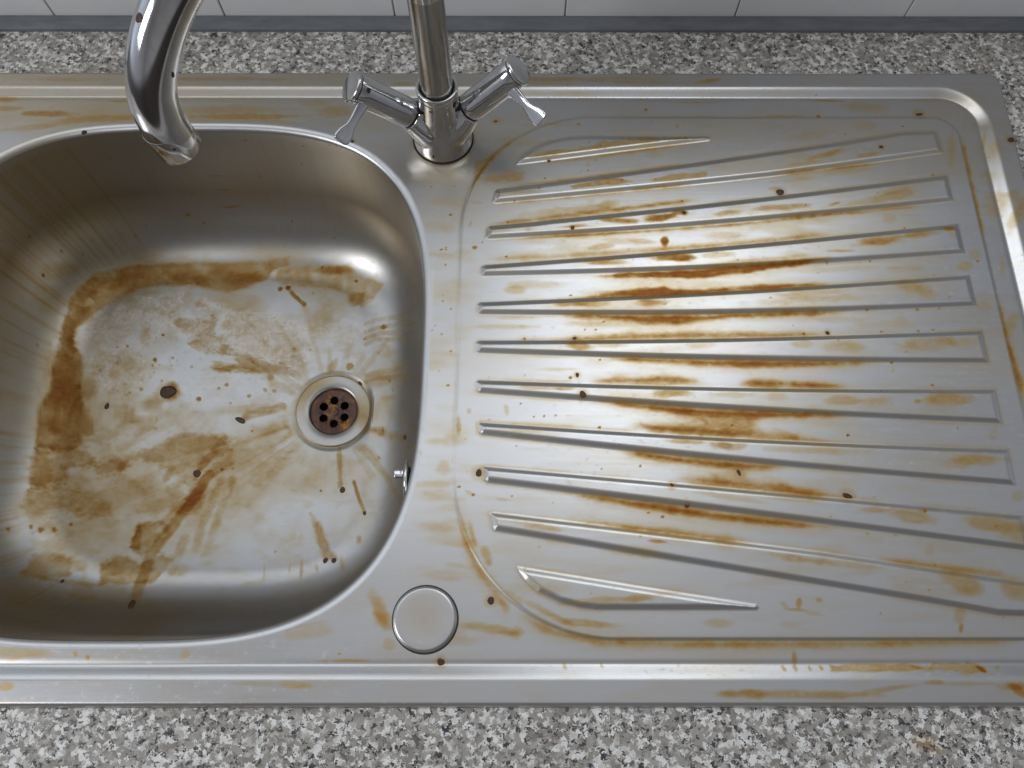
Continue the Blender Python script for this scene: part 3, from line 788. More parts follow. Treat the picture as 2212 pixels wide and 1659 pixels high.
('D',[-44.5,220.4],0.765,1.7),
('D',[-45.7,193.4],0.85,1.7),
('D',[-51.6,261.5],0.85,1.7),
('D',[-45.4,254.9],0.85,1.7),
('D',[-51.7,234.2],0.68,1.7),
('D',[-53.9,305.8],0.85,1.7),
('D',[-50.5,307.4],0.85,1.7),
('D',[112.4,118.7],1.19,1.7),
('D',[240.6,155.5],0.935,1.7),
('D',[320.2,160.7],0.765,1.7),
('D',[285.4,100.7],1.19,1.7),
('D',[-26.1,112.3],1.02,1.7),
('D',[-35.8,118.0],1.02,1.7),
('D',[95.0,99.9],0.85,1.7),
('D',[104.8,97.1],1.105,1.7),
('D',[0.9,111.5],0.68,1.7),
('D',[91.2,132.9],0.85,1.7),
('D',[-377.9,414.2],1.19,1.7),
('D',[-178.3,410.3],1.19,1.7),
('D',[-192.9,413.7],0.85,1.7),
('D',[-186.2,413.1],0.85,1.7),
('D',[-363.7,415.1],0.765,1.7),
('D',[-63.4,363.0],0.85,1.7),
('D',[-47.8,336.9],0.935,1.7),
('D',[-35.5,413.9],0.68,1.7),
('D',[-12.7,426.2],1.36,1.7),
('D',[-111.2,8.0],0.765,1.7),
('D',[113.2,438.1],1.53,1.7),
('D',[270.1,294.8],0.28527306268565444,0.6239075246269419),
('D',[50.9,111.4],0.39104150965023465,0.8946532352081371),
('D',[332.2,90.5],0.4478961362239885,1.1729920829915434),
('D',[315.9,102.2],0.3369582586396592,0.7574928636658134),
('D',[244.1,85.6],0.47496798267928664,0.9681256712790152),
('D',[239.1,307.1],0.40539117286772935,0.46824511360042903),
('D',[234.0,345.0],0.25441376950500094,1.1598442712254995),
('D',[325.4,283.5],0.2612307071723814,1.0367797710699282),
('D',[293.0,355.6],0.4542748319507388,1.054616951974943),
('D',[195.4,297.8],0.26411178273719915,0.35707303607554886),
('D',[121.5,109.7],0.4095605150662133,0.502311190409868),
('D',[313.1,402.7],0.4035072981625378,0.45664993954182886),
('D',[-60.9,336.0],0.4489477969528548,0.4978023667606788),
('D',[-52.8,204.8],0.3372534537040776,0.816556786487),
('D',[176.7,114.9],0.4788639320377785,0.6045197769561661),
('D',[232.1,373.8],0.31281025943148144,0.3864935431763439),
('D',[319.3,268.4],0.42763998183724405,1.0895501986271228),
('D',[112.3,329.7],0.3120174408902543,0.7405269120629162),
('D',[117.8,398.8],0.4626183542580401,0.8754397119992068),
('D',[286.3,64.5],0.43137001787460416,1.0416253708408552),
('D',[243.7,228.3],0.45468797418306817,1.1261031078406236),
('D',[-14.4,360.5],0.2924594648750463,0.7101627422841286),
('D',[305.4,186.5],0.4638074253523319,0.6297949854409102),
('D',[192.8,310.5],0.410026951227383,0.5431122974580321),
('D',[-56.8,241.1],0.390908379726275,1.093035802473968),
('D',[56.7,36.1],0.4529070763275876,0.4417740081400361),
('D',[244.8,33.1],0.4905129674113836,0.9227272182528456),
('D',[105.5,179.4],0.4126932773438796,0.8517790081085623),
('D',[19.7,50.6],0.3851843434257387,0.36416975058789647),
('D',[79.1,393.2],0.3652109721197749,0.384590908753781),
('D',[175.2,295.5],0.45679370164268757,0.991903735582351),
('D',[19.4,76.5],0.3955170035341767,0.5428684374333087),
('D',[372.7,433.1],0.34974347308744935,0.8388477700040395),
('D',[10.3,201.1],0.4710631607531427,0.6092108618920866),
('D',[261.4,338.0],0.4938751188863623,1.1676591122176978),
('D',[10.6,93.6],0.3334497636793523,0.3287022913924567),
('D',[29.1,106.9],0.3662997278239505,0.7766008100690409),
('D',[-4.9,346.9],0.34129884387962406,0.7623233183231768),
('D',[292.5,219.1],0.331981522942956,1.1222596182636535),
('D',[219.8,96.9],0.45139245215703716,0.7361548546347214),
('D',[56.9,377.0],0.4143620343051637,0.9736785657312044),
('D',[293.1,38.6],0.37590547772891714,0.7400039481167187),
('D',[390.0,390.9],0.3436910617107207,0.7909310533813),
('D',[190.9,152.3],0.2895909461808275,0.7573939978967164),
('D',[16.3,247.4],0.294757464962052,0.5877852640887686),
('D',[212.1,241.0],0.2919878367170937,0.721907861854423),
('D',[236.6,285.1],0.31799679311707363,0.6925494513387253),
('D',[266.4,416.8],0.4182356941932521,0.34949373528814726),
('D',[344.5,337.6],0.456086516077052,0.33055434061445965),
('D',[159.8,305.8],0.44400151071510585,0.993914261098306),
('D',[-5.6,408.4],0.4325769998169612,0.6771022179780182),
('D',[103.0,263.4],0.3417086850815512,0.818890453311244),
('D',[116.3,368.5],0.36786293500482015,1.1896424034680089),
('D',[252.4,110.9],0.48190555897889953,0.7001682413865185),
('D',[88.4,83.3],0.27569086811527127,0.9898968626743374),
('D',[4.0,147.4],0.37846047368258406,0.9946750971507776),
('D',[-30.6,128.7],0.4567607521267327,0.3349345983122198),
('D',[244.1,295.0],0.4360821604747627,1.18081102587158),
('D',[-58.7,237.3],0.3748353424795083,1.183115318777387),
('D',[376.6,421.0],0.28411302701014507,0.6668805284225385),
('D',[263.0,84.5],0.388928214929409,1.1292355541442372),
('D',[264.1,53.0],0.4085821105629719,0.5333446643273368),
('D',[239.6,111.7],0.4819610369185042,0.45393383201582577),
('D',[-51.2,266.6],0.313964386024991,0.648360487877603),
('D',[-32.4,152.5],0.3568372351240303,0.5385891944694496),
('D',[-15.3,167.0],0.2748417397877402,1.074389815634941),
('D',[53.4,46.0],0.2809748444193392,0.650606235069694),
('D',[269.5,188.7],0.361946252317332,1.0928921784934802),
('D',[10.0,62.4],0.37868155385180524,0.5570197139708333),
('D',[94.7,295.6],0.4081347362518164,0.6966792450687734),
('D',[155.0,137.3],0.46488191843720333,0.9284767640551457),
('D',[64.0,130.9],0.42306354182410333,1.117332412395656),
('D',[104.0,184.2],0.4391429359538643,0.6011345569441974),
('D',[77.2,148.4],0.34339152378566584,1.0626026284825794),
('D',[94.9,323.2],0.40246199884983413,0.8385474046199968),
('D',[325.3,30.7],0.3553699475716085,0.7037519392352813),
('D',[217.1,195.6],0.39690331874876583,0.6611712805905756),
('D',[278.6,48.0],0.4476178704068125,0.9742783928288627),
('D',[337.7,306.5],0.4854448665200418,0.4815802293350372),
('D',[-15.7,199.6],0.289518240955674,0.5303772521470551),
]
BOWL_STAINS = [
('P',[-408.2,366.5,-365.0,374.6,-326.2,376.2,-286.5,377.5,-248.6,377.5,-217.6,384.8,-218.3,374.6,-232.0,367.9,-239.0,356.6,-257.7,348.0,-274.2,343.7,-294.3,345.4,-308.2,349.8,-333.2,350.3,-361.8,347.3,-379.6,335.1,-396.7,322.6,-408.1,313.1,-415.7,302.9,-415.5,288.6,-405.4,276.3,-399.7,256.9,-400.6,241.9,-393.8,226.6,-383.5,210.4,-380.0,200.2,-392.4,198.9,-386.8,187.4,-399.1,184.1,-432.8,183.8,-435.6,200.8,-438.4,227.6,-430.2,240.3,-432.6,259.8,-431.4,284.5,-431.2,307.5,-430.5,331.9,-422.2,349.2],1.05,3.5,2.5),
('P',[-416.1,357.9,-326.0,368.9,-265.0,368.0,-242.3,365.8,-265.7,347.9,-292.7,350.1,-363.3,356.3,-389.1,342.1,-411.9,317.8,-416.9,296.1,-404.5,252.8,-394.5,218.2,-393.1,203.4,-420.0,198.8,-427.6,231.6,-424.5,267.4,-424.5,312.3],0.55,6,4),
('P',[-227.5,370.1,-188.5,374.5,-156.8,374.7,-146.5,363.4,-113.8,352.8,-124.4,342.8,-144.5,328.2,-155.4,331.0,-160.2,341.8,-187.9,348.0,-217.2,350.3,-231.8,356.5],0.65,4,3),
('P',[-326.6,316.4,-290.2,313.5,-287.3,322.6,-280.7,314.2,-282.6,298.2,-258.1,281.6,-238.4,273.8,-215.7,269.9,-205.3,258.4,-227.6,258.9,-256.0,261.9,-278.1,261.3,-282.1,265.5,-256.6,267.9,-261.4,276.0,-295.4,281.5,-306.0,289.7,-297.2,295.7,-317.8,306.2],0.8,3,4),
('P',[-352.6,219.2,-323.1,214.0,-325.1,204.8,-338.7,199.4,-363.5,197.4,-358.1,208.8],0.55,4,5),
('P',[-372.9,170.7,-336.0,182.0,-302.1,197.6,-261.1,199.7,-252.0,195.8,-255.7,184.7,-276.9,169.7,-285.3,153.4,-307.2,167.5,-334.9,176.9,-347.9,167.6,-357.0,160.9,-371.4,161.7],0.85,5,5),
('P',[-432.8,185.5,-383.3,186.8,-372.9,170.7,-395.9,170.1,-396.5,152.8,-420.5,148.2,-430.8,145.3,-435.2,169.2],0.85,5,5),
('P',[-252.0,195.8,-207.6,219.2,-192.7,198.2,-229.2,130.0,-327.3,127.9,-287.1,151.3,-276.9,169.7],0.4,8,3),
('P',[-431.2,148.8,-393.2,154.5,-349.3,158.4,-295.7,151.2,-285.6,129.8,-430.5,124.9],0.4,8,7),
('P',[-252.5,186.5,-248.8,171.8,-270.1,159.0,-274.9,128.4,-292.1,128.4,-285.1,151.4],0.8,4,4),
('E',[-170.4,368.0],[20.8,0.3],[-0.2,-5.2],1.1,0.5),
('E',[-148.9,336.7],[11.9,4.8],[2.6,-6.1],0.9,0.5),
('E',[-256.4,357.7],[15.5,-0.7],[-1.3,-9.7],0.5,0.5),
('E',[-230.5,288.1],[49.2,0.1],[3.0,-30.1],0.3,0.5),
('E',[-363.5,263.2],[34.9,0.2],[2.8,-18.0],0.4,0.5),
('E',[-382.1,305.7],[24.8,-0.1],[3.2,-18.4],0.2,0.5),
('E',[-348.5,297.5],[5.5,0.1],[1.8,-12.4],0.5,0.5),
('E',[-260.3,265.9],[24.4,-5.2],[-0.2,-3.6],0.5,0.5),
('E',[-225.6,257.1],[3.9,0.1],[0.5,-5.1],1.0,0.5),
('E',[-274.5,263.5],[7.4,-2.7],[-1.0,-3.6],0.7,0.5),
('E',[-116.1,280.7],[15.2,-1.6],[0.6,-8.0],0.4,0.5),
('E',[-112.5,252.1],[32.2,3.3],[5.0,-8.0],0.4,0.5),
('E',[-168.6,266.4],[3.4,-2.1],[-4.3,-8.2],0.6,0.5),
('E',[-201.8,273.3],[10.2,0.7],[1.6,-9.3],0.4,0.5),
('E',[-181.3,312.6],[11.1,-4.3],[-4.9,-19.3],0.35,0.5),
('E',[-253.4,324.4],[22.5,0.2],[2.0,-15.9],0.3,0.5),
('E',[-330.2,326.7],[11.5,0.1],[1.8,-12.5],0.4,0.5),
('E',[-300.1,330.9],[6.0,0.4],[1.0,-6.3],0.5,0.5),
('E',[-81.1,307.4],[28.6,-7.3],[0.3,-1.7],0.5,0.5),
('E',[-260.9,306.3],[18.8,-0.1],[1.5,-14.4],0.3,0.5),
('E',[-332.0,228.5],[11.0,-0.3],[1.4,-8.8],0.6,0.5),
('E',[-314.9,220.0],[11.0,0.3],[0.7,-5.5],0.4,0.5),
('E',[-393.7,244.6],[11.0,0.4],[2.0,-11.6],0.7,0.5),
('E',[-356.0,219.1],[17.2,-6.0],[1.4,-10.0],0.5,0.5),
('E',[-401.4,168.8],[4.2,0.1],[0.9,-3.3],0.8,0.5),
('E',[-349.6,169.3],[3.0,-1.3],[-1.3,-5.9],0.6,0.5),
('E',[-306.2,162.2],[3.3,-2.3],[-3.8,-7.5],0.8,0.5),
('E',[-272.5,310.2],[7.3,0.2],[0.6,-8.0],0.4,0.5),
('E',[-200.9,225.4],[3.8,-7.2],[-22.5,-27.6],0.2,0.5),
('E',[-182.4,168.3],[38.0,29.0],[32.8,-18.7],0.12,0.5),
('E',[-448.0,366.5],[25.3,7.5],[4.3,-11.5],0.4,0.5),
('E',[-453.2,330.5],[23.2,2.6],[5.0,-18.9],0.25,0.5),
('E',[-126.9,295.2],[6.8,-0.4],[0.6,-3.8],0.3,0.5),
('E',[-295.6,297.8],[11.3,0.1],[0.7,-6.4],0.5,0.5),
('E',[-208.9,278.2],[11.5,0.2],[0.8,-8.1],0.4,0.5),
('E',[-316.1,241.1],[7.6,0.7],[1.2,-8.3],1.4,0.5),
('E',[-318.8,240.6],[11.7,0.3],[1.9,-10.7],0.9,0.5),
('L',[-243.4,217.5,-229.8,222.0,-211.8,226.8],5,0.8,3),
('L',[-278.5,169.7,-271.2,180.8,-260.6,196.0],5,0.6,3),
('L',[-151.8,151.4,-155.1,177.4,-156.0,187.1],2.6,0.7,2),
('L',[-130.7,204.4,-107.5,198.6,-83.1,192.5],3,0.9,2),
('L',[-217.1,347.9,-210.3,339.5,-200.0,330.0],2.2,1.6,1.5),
('L',[-226.3,226.7,-287.4,220.7,-304.5,215.1,-354.3,186.0],3,0.25,4),
('L',[-78.3,309.1,-127.0,305.4,-138.2,300.8],2,0.4,2.5),
('L',[-76.8,298.3,-125.6,299.7,-137.8,294.6],2,0.4,2.5),
('L',[-78.9,289.8,-126.6,293.3,-137.4,288.4],2,0.4,2.5),
('L',[-77.5,262.0,-123.7,260.4,-135.7,256.6],2,0.4,2.5),
('L',[-77.3,252.0,-123.6,254.5,-135.5,250.9],2,0.4,2.5),
('L',[-76.8,317.6,-127.1,313.8,-138.8,308.9],2,0.4,2.5),
('L',[-197.8,245.9,-228.2,266.9],2.0997917223515743,0.28865275254834644,3),
('L',[-125.4,202.4,-65.4,179.7],1.4861886438745842,0.16930843554061262,3),
('L',[-189.4,194.4,-215.1,162.4],2.6694213059682617,0.19322678099564458,3),
('L',[-204.8,208.0,-240.5,193.9],1.3763849976685454,0.23123453605030697,3),
('L',[-201.8,199.7,-217.0,189.7],2.6375661409225706,0.1599340937498683,3),
('L',[-199.2,255.6,-238.0,292.6],2.715186011038674,0.2862990262710654,3),
('L',[-154.8,179.1,-146.2,144.6],2.8999608920718414,0.1259600826306158,3),
('L',[-127.3,218.0,42.0,170.4],1.720704255985089,0.2589264308444946,3),
('L',[-137.7,188.5,-80.4,132.9],3.078766154387379,0.28455897232443395,3),
('L',[-147.1,262.5,-141.5,273.9],2.5314854457320286,0.15982568140319936,3),
('L',[-205.2,207.2,-255.0,186.9],1.6124050608187053,0.13419060052857393,3),
('L',[-123.4,205.2,86.8,126.4],1.2762458480167733,0.12732051154318086,3),
('L',[-131.7,188.1,-119.5,177.0],2.7272951587354295,0.2752602620197637,3),
('L',[-141.4,186.3,-124.5,160.5],2.92383009061112,0.19366276185687264,3),
('L',[-134.7,187.4,-101.1,154.1],3.9461289560135007,0.21905411519558754,3),
('L',[-121.3,230.9,-102.4,234.9],1.0137959316582807,0.2984242684305882,3),
('L',[-192.1,260.4,-227.5,315.5],2.082791352264049,0.24104996809424067,3),
('L',[-190.4,251.9,-220.8,286.2],3.789578910339322,0.2112736604241019,3),
('L',[-159.5,258.5,-152.5,293.0],2.517504218397972,0.21103612908957936,3),
('L',[-143.4,256.2,-115.0,292.3],2.5549549805920693,0.23485646346145556,3),
('L',[-203.2,241.9,-229.9,255.0],3.591322845349362,0.17088218851404938,3),
('L',[-177.5,260.4,-200.1,330.3],1.6486297220943336,0.18399600663096283,3),
('L',[-194.0,191.0,-227.3,152.9],1.7871559867109599,0.14870815363261936,3),
('L',[-170.2,263.3,-172.6,284.8],1.3491673247160823,0.24421137379558228,3),
('L',[-192.4,260.7,-201.8,273.3],2.440964979381058,0.12893985123005083,3),
('L',[-202.3,239.0,-226.6,249.3],2.6827540097487113,0.13282939158177542,3),
('P',[-308.1,121.8,-299.0,113.5,-312.4,97.7,-318.3,87.7,-330.1,97.4,-327.1,115.8],0.8,3,3),
('P',[-352.1,82.8,-337.0,90.6,-316.3,83.9,-301.4,91.6,-290.4,87.7,-307.4,66.1,-349.8,62.9],1.0,3,4),
('P',[-330.1,97.4,-326.0,119.5,-321.2,109.3,-321.8,95.4],0.8,2,2),
('P',[-433.4,143.6,-392.7,150.6,-352.8,136.2,-351.5,125.6,-377.5,123.8,-399.4,133.8,-431.7,131.5],0.6,5,5),
('P',[-412.9,83.7,-395.9,89.8,-379.5,85.6,-376.5,68.8,-401.6,60.0,-424.0,58.9],0.9,4,5),
('P',[-176.8,128.0,-167.7,119.9,-156.0,96.0,-148.3,87.3,-160.2,85.3,-168.2,103.5],0.75,3,2),
('L',[-271.0,161.6,-278.9,144.8,-293.7,119.6,-311.1,91.5,-316.1,61.6,-314.8,43.1],6,1.0,3),
('L',[-278.9,144.8,-301.9,119.6],8,0.5,3),
('L',[-249.8,157.5,-258.8,116.2,-263.5,91.8],3,0.5,4),
('L',[-258.3,157.3,-270.6,115.6,-272.0,96.0],3,0.5,4),
('L',[-283.8,105.6,-290.7,76.4],4,0.5,3),
('L',[-139.7,155.1,-134.4,140.3,-127.9,127.4],1.8,1.1,1.2),
('E',[-179.4,77.9],[1.6,0.4],[0.9,-9.5],0.8,0.5),
('E',[-189.8,79.9],[0.6,0.1],[0.3,-6.5],0.4,0.5),
('E',[-211.4,77.3],[0.8,0.1],[0.7,-8.4],0.5,0.5),
('E',[-166.2,79.9],[2.2,-1.6],[0.7,-4.9],0.4,0.5),
('E',[-142.9,81.7],[2.9,-1.1],[2.5,-8.4],0.4,0.5),
('E',[-370.6,80.3],[7.6,1.7],[1.8,-6.3],0.5,0.5),
('E',[-331.0,44.1],[48.8,-7.1],[3.4,-14.8],0.4,0.5),
('E',[-407.9,34.4],[34.5,-1.0],[5.9,-23.7],0.35,0.5),
('E',[-362.9,49.1],[11.9,3.2],[3.8,-12.9],0.3,0.5),
('E',[-130.4,103.6],[3.0,0.1],[0.2,-4.4],0.7,0.5),
('E',[-282.7,78.3],[9.1,-0.0],[-0.5,-6.0],0.4,0.5),
('E',[-414.0,156.2],[41.1,0.8],[0.6,-6.5],0.3,0.5),
('E',[-321.0,150.6],[33.1,0.5],[2.2,-12.5],0.3,0.5),
('E',[-275.1,131.9],[11.8,-4.2],[-4.4,-19.2],0.3,0.5),
('E',[-375.3,62.2],[39.9,-1.5],[0.2,-3.1],0.5,0.5),
('D',[-421.3,112.5],2.2,1.1),
('D',[-411.8,110.6],2.8,1.1),
('D',[-398.6,112.0],2.6,1.1),
('D',[-384.9,117.5],1.6,1.1),
('D',[-203.7,93.8],0.8,1.1),
('D',[-169.2,147.8],1,1.1),
('D',[-443.8,106.1],2,1.1),
('D',[-151.9,267.1],4,0.8),
('D',[-119.9,305.8],3,1.5),
('D',[-149.7,355.9],2,2),
('D',[-224.5,346.7],2.4,2),
('D',[-217.1,347.9],2.4,2),
('D',[-289.4,234.1],2.5,1.6),
('D',[-331.7,297.9],1.6,1.4),
('D',[-335.7,273.0],2,1.4),
('D',[-343.5,243.3],2,0.7),
('D',[-272.3,244.6],1.5,0.8),
('D',[-265.6,248.1],1.8,1),
('D',[-243.7,237.2],2.2,0.8),
('D',[-220.7,242.5],2,0.7),
('D',[-229.3,243.4],2,0.7),
('D',[-259.9,230.2],1.2,0.7),
('D',[-166.8,256.4],1.5,1),
('D',[-112.4,227.2],1.5,1),
('D',[-110.1,250.8],1.2,1.4),
('D',[-114.7,201.7],1,1.2),
('D',[-105.0,240.0],1,1.2),
('D',[-71.3,241.5],1,1.4),
('D',[-363.9,286.4],1.5,1),
('D',[-372.9,284.9],1.5,0.7),
('D',[-466.8,357.1],1.5,2.5),
('D',[-309.3,443.7],2,2.5),
('D',[-489.7,403.4],1.2,1.5),
('D',[-117.3,176.6],1.2,0.9),
('D',[-236.8,203.5],1,1),
('D',[-139.6,293.6],1,1),
('D',[-250.3,167.9],1,1),
('D',[-184.5,371.3],1.5,2),
('D',[-259.7,167.0],2,1),
('D',[-354.2,254.7],1.3815188103695695,0.3214514981112193),
('D',[-326.0,251.4],1.3251934062935953,0.6775022682895628),
('D',[-300.4,265.7],1.512215310875571,0.48877522508642757),
('D',[-218.0,274.5],0.9027048377504646,0.44600427231475304),
('D',[-432.8,297.4],0.7861439009881428,0.38116087717337666),
('D',[-364.9,240.6],0.6878794778188222,0.509717625194273),
('D',[-313.5,214.6],0.8787888500133825,0.2922016451202188),
('D',[-355.3,238.4],0.43071781482543636,0.24854032947261992),
('D',[-388.3,265.7],1.2091549822504577,0.37610971968224616),
('D',[-319.6,266.7],1.2119482152346768,0.299187941065162),
('D',[-356.5,263.2],0.9540488761480339,0.25660470986236467),
('D',[-334.4,249.2],0.7785703999022243,0.17059151170258074),
('D',[-330.8,267.4],0.6723934340997174,0.6163999738033771),
('D',[-419.1,274.7],0.42674146168713184,0.3964105017194056),
('D',[-350.1,271.4],0.5755941760070147,0.6802818769776076),
('D',[-373.2,239.8],0.5402892880741205,0.2123624646618539),
('D',[-412.3,165.9],0.6532394263248822,0.3554982894923362),
('D',[-210.8,309.8],1.548615697999923,0.4808157707737024),
('D',[-217.9,307.6],0.9914803390748476,0.4835100686914563),
('D',[-369.4,274.6],1.6733004777135543,0.33907898449918605),
('D',[-334.5,259.8],0.9181200098688993,0.5373059170976344),
('D',[-228.6,299.8],1.4789729404527359,0.4967785617627497),
('D',[-348.7,276.3],0.9479199535075316,0.3381851899254021),
('D',[-369.7,282.9],0.7015282914059889,0.19952356996338044),
('D',[-353.1,248.4],1.3408750738733293,0.21113931303922323),
('D',[-391.8,275.1],0.6435720542985326,0.6834838455358601),
('D',[-204.0,276.2],1.5477736683396914,0.4252028908863067),
('D',[-357.7,253.6],0.5296435341024929,0.677201890081635),
('D',[-370.7,269.0],1.3247014353547557,0.7131609633532193),
('D',[-266.1,299.2],1.6602936687532313,0.293038003658111),
('D',[-348.7,275.8],0.9054188267967893,0.7242980558789563),
('D',[-365.7,302.6],1.442886237267714,0.3263413443239268),
('D',[-354.0,308.6],0.5479099122657037,0.6597701608589582),
('D',[-359.3,248.2],1.1505697177682375,0.6441790278513799),
('D',[-314.9,272.1],1.0933444951786502,0.24212077527183598),
('D',[-446.3,415.6],1.5398092375305312,0.4943850371450481),
('D',[-243.2,271.0],1.3968970185812317,0.7651263888139396),
('D',[-369.8,270.8],0.9121283776374136,0.3973836097066643),
('D',[-348.0,265.2],0.5293491585143361,0.39005196157800837),
('D',[-206.2,284.4],1.0190851192424724,0.7313520564033227),
('D',[-379.7,313.3],1.1341466676726408,0.25996747302631207),
('D',[-124.8,279.5],1.4148501775417839,0.4776040515080999),
('D',[-319.5,274.4],1.570573913880219,0.5892190046605257),
('D',[-497.8,255.7],1.2148046377151402,0.6359899407853679),
('D',[-250.8,422.8],0.530917138344052,0.4412205435429395),
('D',[-391.4,271.2],1.6038151605111728,0.18197897958073903),
('D',[-192.0,342.3],1.3183216833914966,0.38540171006027246),
('D',[-287.1,516.1],1.3857961653059707,0.5509447820241592),
('D',[-454.7,281.7],1.6921434576418521,0.6657452397218838),
('D',[-352.9,271.6],1.4751625777546238,0.21140690841937126),
('D',[-369.7,242.4],1.2338291464739013,0.4820863127031202),
('D',[-414.0,279.8],1.6246579961718801,0.4382282109837715),
('D',[-360.1,261.1],0.6277629666742918,0.3577288067323361),
('D',[-344.7,252.3],1.5130955016766277,0.3478515436238445),
('D',[-337.3,266.6],1.222615585153244,0.746248572433032),
('D',[-377.2,265.9],0.4437442168830853,0.1757643316573817),
('D',[-353.9,239.6],1.2929869870146284,0.6424564941983255),
('D',[-354.1,257.8],0.8330517395157628,0.33338638075769467),
('D',[-261.7,288.2],1.3114960867306134,0.4724457951234181),
('D',[-373.5,268.9],0.7103201393961829,0.26520518512298247),
('D',[-337.6,255.5],1.4637630097824172,0.16604824852940422),
('D',[-190.8,283.5],1.4141410953985822,0.6188731141139676),
('D',[-334.7,269.9],1.2259956841631725,0.5052894356431292),
('D',[-385.0,261.6],1.6247480120629652,0.7582625327120284),
('D',[-360.1,233.8],0.47199599427730493,0.23131773134377248),
('D',[-151.5,420.3],1.4091062920629809,0.1567957944819232),
('D',[-376.6,241.6],0.645340236910067,0.2755381861813935),
('D',[-337.9,295.1],1.1973007456927014,0.35515536632987993),
('D',[-302.0,153.8],0.4343404603260812,0.39380556585205295),
('D',[-363.3,299.0],1.3854842593242163,0.2332238641569115),
('D',[-430.0,259.5],1.5448940045196418,0.4498038925029543),
('D',[-199.1,173.5],0.6634448033349741,0.20118230498091183),
('D',[-221.5,299.7],1.0754435660864765,0.48569904515046713),
('D',[-265.1,262.4],1.6429011965242148,0.3555525432367398),
('D',[-384.3,279.6],1.221353764491655,0.3214821376002951),
('D',[-361.9,253.3],1.1403348667525655,0.20489722445774067),
('D',[-375.8,291.8],0.7216202695890745,0.728747140492075),
('D',[-398.2,273.4],0.5858951698738845,0.26593412155264606),
('D',[-343.3,251.3],0.5936165802612016,0.22704027505133156),
('D',[-133.7,211.7],0.6686186186883523,0.7758666772344368),
('D',[-461.9,513.4],0.6253387510538312,0.5543161515764545),
('D',[-4.2,469.4],0.47107892744640045,1.371838342099179),
('D',[-104.6,542.7],0.8951526274610561,1.1036892348238898),
('D',[-490.7,406.7],0.6847338633929528,1.1016128270214427),
('D',[-85.8,463.6],0.8227383453852679,1.1232201069954588),
('D',[-290.9,484.8],0.5089109684866482,1.296129932787092),
('D',[-355.0,428.3],0.690264060129355,0.9846944691186887),
('D',[-313.1,488.7],0.42183701775805793,0.8254846857306046),
('D',[-296.0,475.3],0.9998597069301249,0.5816115121357249),
('D',[-56.0,516.1],0.4937070321958569,1.2090452018792504),
('D',[-522.3,384.4],0.9074893734031193,1.1158471247057502),
('D',[-459.8,429.6],0.8726659468776465,0.7102346147503902),
('D',[-265.0,503.3],0.4942620289386067,0.7656549946399718),
('D',[-99.3,427.2],0.6639356591015456,0.5845255312518443),
('D',[-400.8,502.5],0.4979011741708095,1.3355997794092134),
('D',[-167.1,411.4],0.9876393569548994,1.1385288784609386),
('D',[-274.5,399.1],0.53891175510309,0.7166843281756503),
('D',[-265.0,455.9],0.82924801871252,1.149122381089505),
('D',[-222.7,503.0],0.9117142524835912,1.3446137368316062),
('D',[-506.2,495.2],0.919436123904566,0.7273832301385366),
('D',[-241.3,470.0],0.9582606751253703,0.9532336991915358),
('D',[-151.5,544.7],0.9597323991986457,1.033967731863371),
('D',[-368.0,413.4],0.40457849502254467,0.9154098365469795),
('D',[-45.2,452.5],0.5835534966897578,1.0288962916063504),
('D',[-449.7,527.1],0.8854333097771641,1.1640626658880129),
('D',[-220.2,552.6],0.860083217395969,1.2357540443600228),
('D',[-362.9,527.3],0.8404176126418492,0.6851291525683223),
('D',[-428.3,425.2],0.4323725092869388,1.2143373657218683),
('D',[-449.8,390.7],0.8604431599571621,1.076315562518689),
('D',[-265.0,482.0],0.8114030192381521,0.9409453013599339),
('D',[-500.1,451.0],0.9265458744327614,1.2096669297011364),
('D',[-494.3,413.4],0.7359542532031835,0.6965829397616845),
('D',[-467.7,473.1],0.5948979284426216,0.6333273891497473),
('D',[-163.6,426.3],0.4078847924645293,0.6603667115805882),
('D',[-52.8,437.1],0.806663644438144,0.6362594935004918),
('D',[-344.3,511.0],0.46447864994063803,1.0213745886879295),
('D',[-414.4,408.7],0.6712996755527667,0.6161766759694483),
('D',[-238.8,472.7],0.9520105683630552,1.1021770882995479),
('D',[-274.6,401.9],0.7397384231117023,1.3753486835906346),
('D',[-281.6,504.7],0.8793070942981598,0.8453980406661037),
('D',[-339.1,535.5],0.6061227614674958,1.1589844954205009),
('D',[-278.5,489.1],0.6752007233929518,1.1851100512089199),
('D',[-253.2,545.9],0.8842523927488273,1.3395776258220082),
('D',[-387.3,440.0],0.5621690037601158,0.4730513695895595),
('D',[-462.1,543.2],0.606391274338069,0.9576654830895083),
('D',[-425.6,388.7],0.9039130342126527,1.0959211587122897),
('D',[-167.7,520.3],0.8367864530398905,1.3193681163585098),
('D',[-1.6,478.5],0.8315836634126554,0.582296481668456),
('D',[-480.9,518.3],0.8170352303354735,1.3679615284393372),
('D',[-345.1,456.5],0.5615515886045687,0.4625259719872935),
('D',[-441.0,451.2],0.6645660366843331,0.6717773897761676),
('D',[-327.6,489.5],0.8460577895247845,0.5297325698197359),
('D',[-273.6,504.7],0.7381098422052508,0.7221313499735558),
('D',[-295.7,431.8],0.43173370286754975,1.3362025595785432),
('D',[-224.1,486.0],0.6841518036743028,0.7764179132182787),
('D',[-503.0,452.0],0.8161871620540215,0.7053182781994822),
('D',[-209.1,434.3],0.7342562105460807,1.1864848153289036),
('D',[-221.0,398.7],0.9830652576621218,0.7020316506694688),
('D',[-315.5,548.2],0.4829414072177728,0.9960834402830294),
('D',[-67.2,490.9],0.9008851736486034,0.5339353841086134),
]
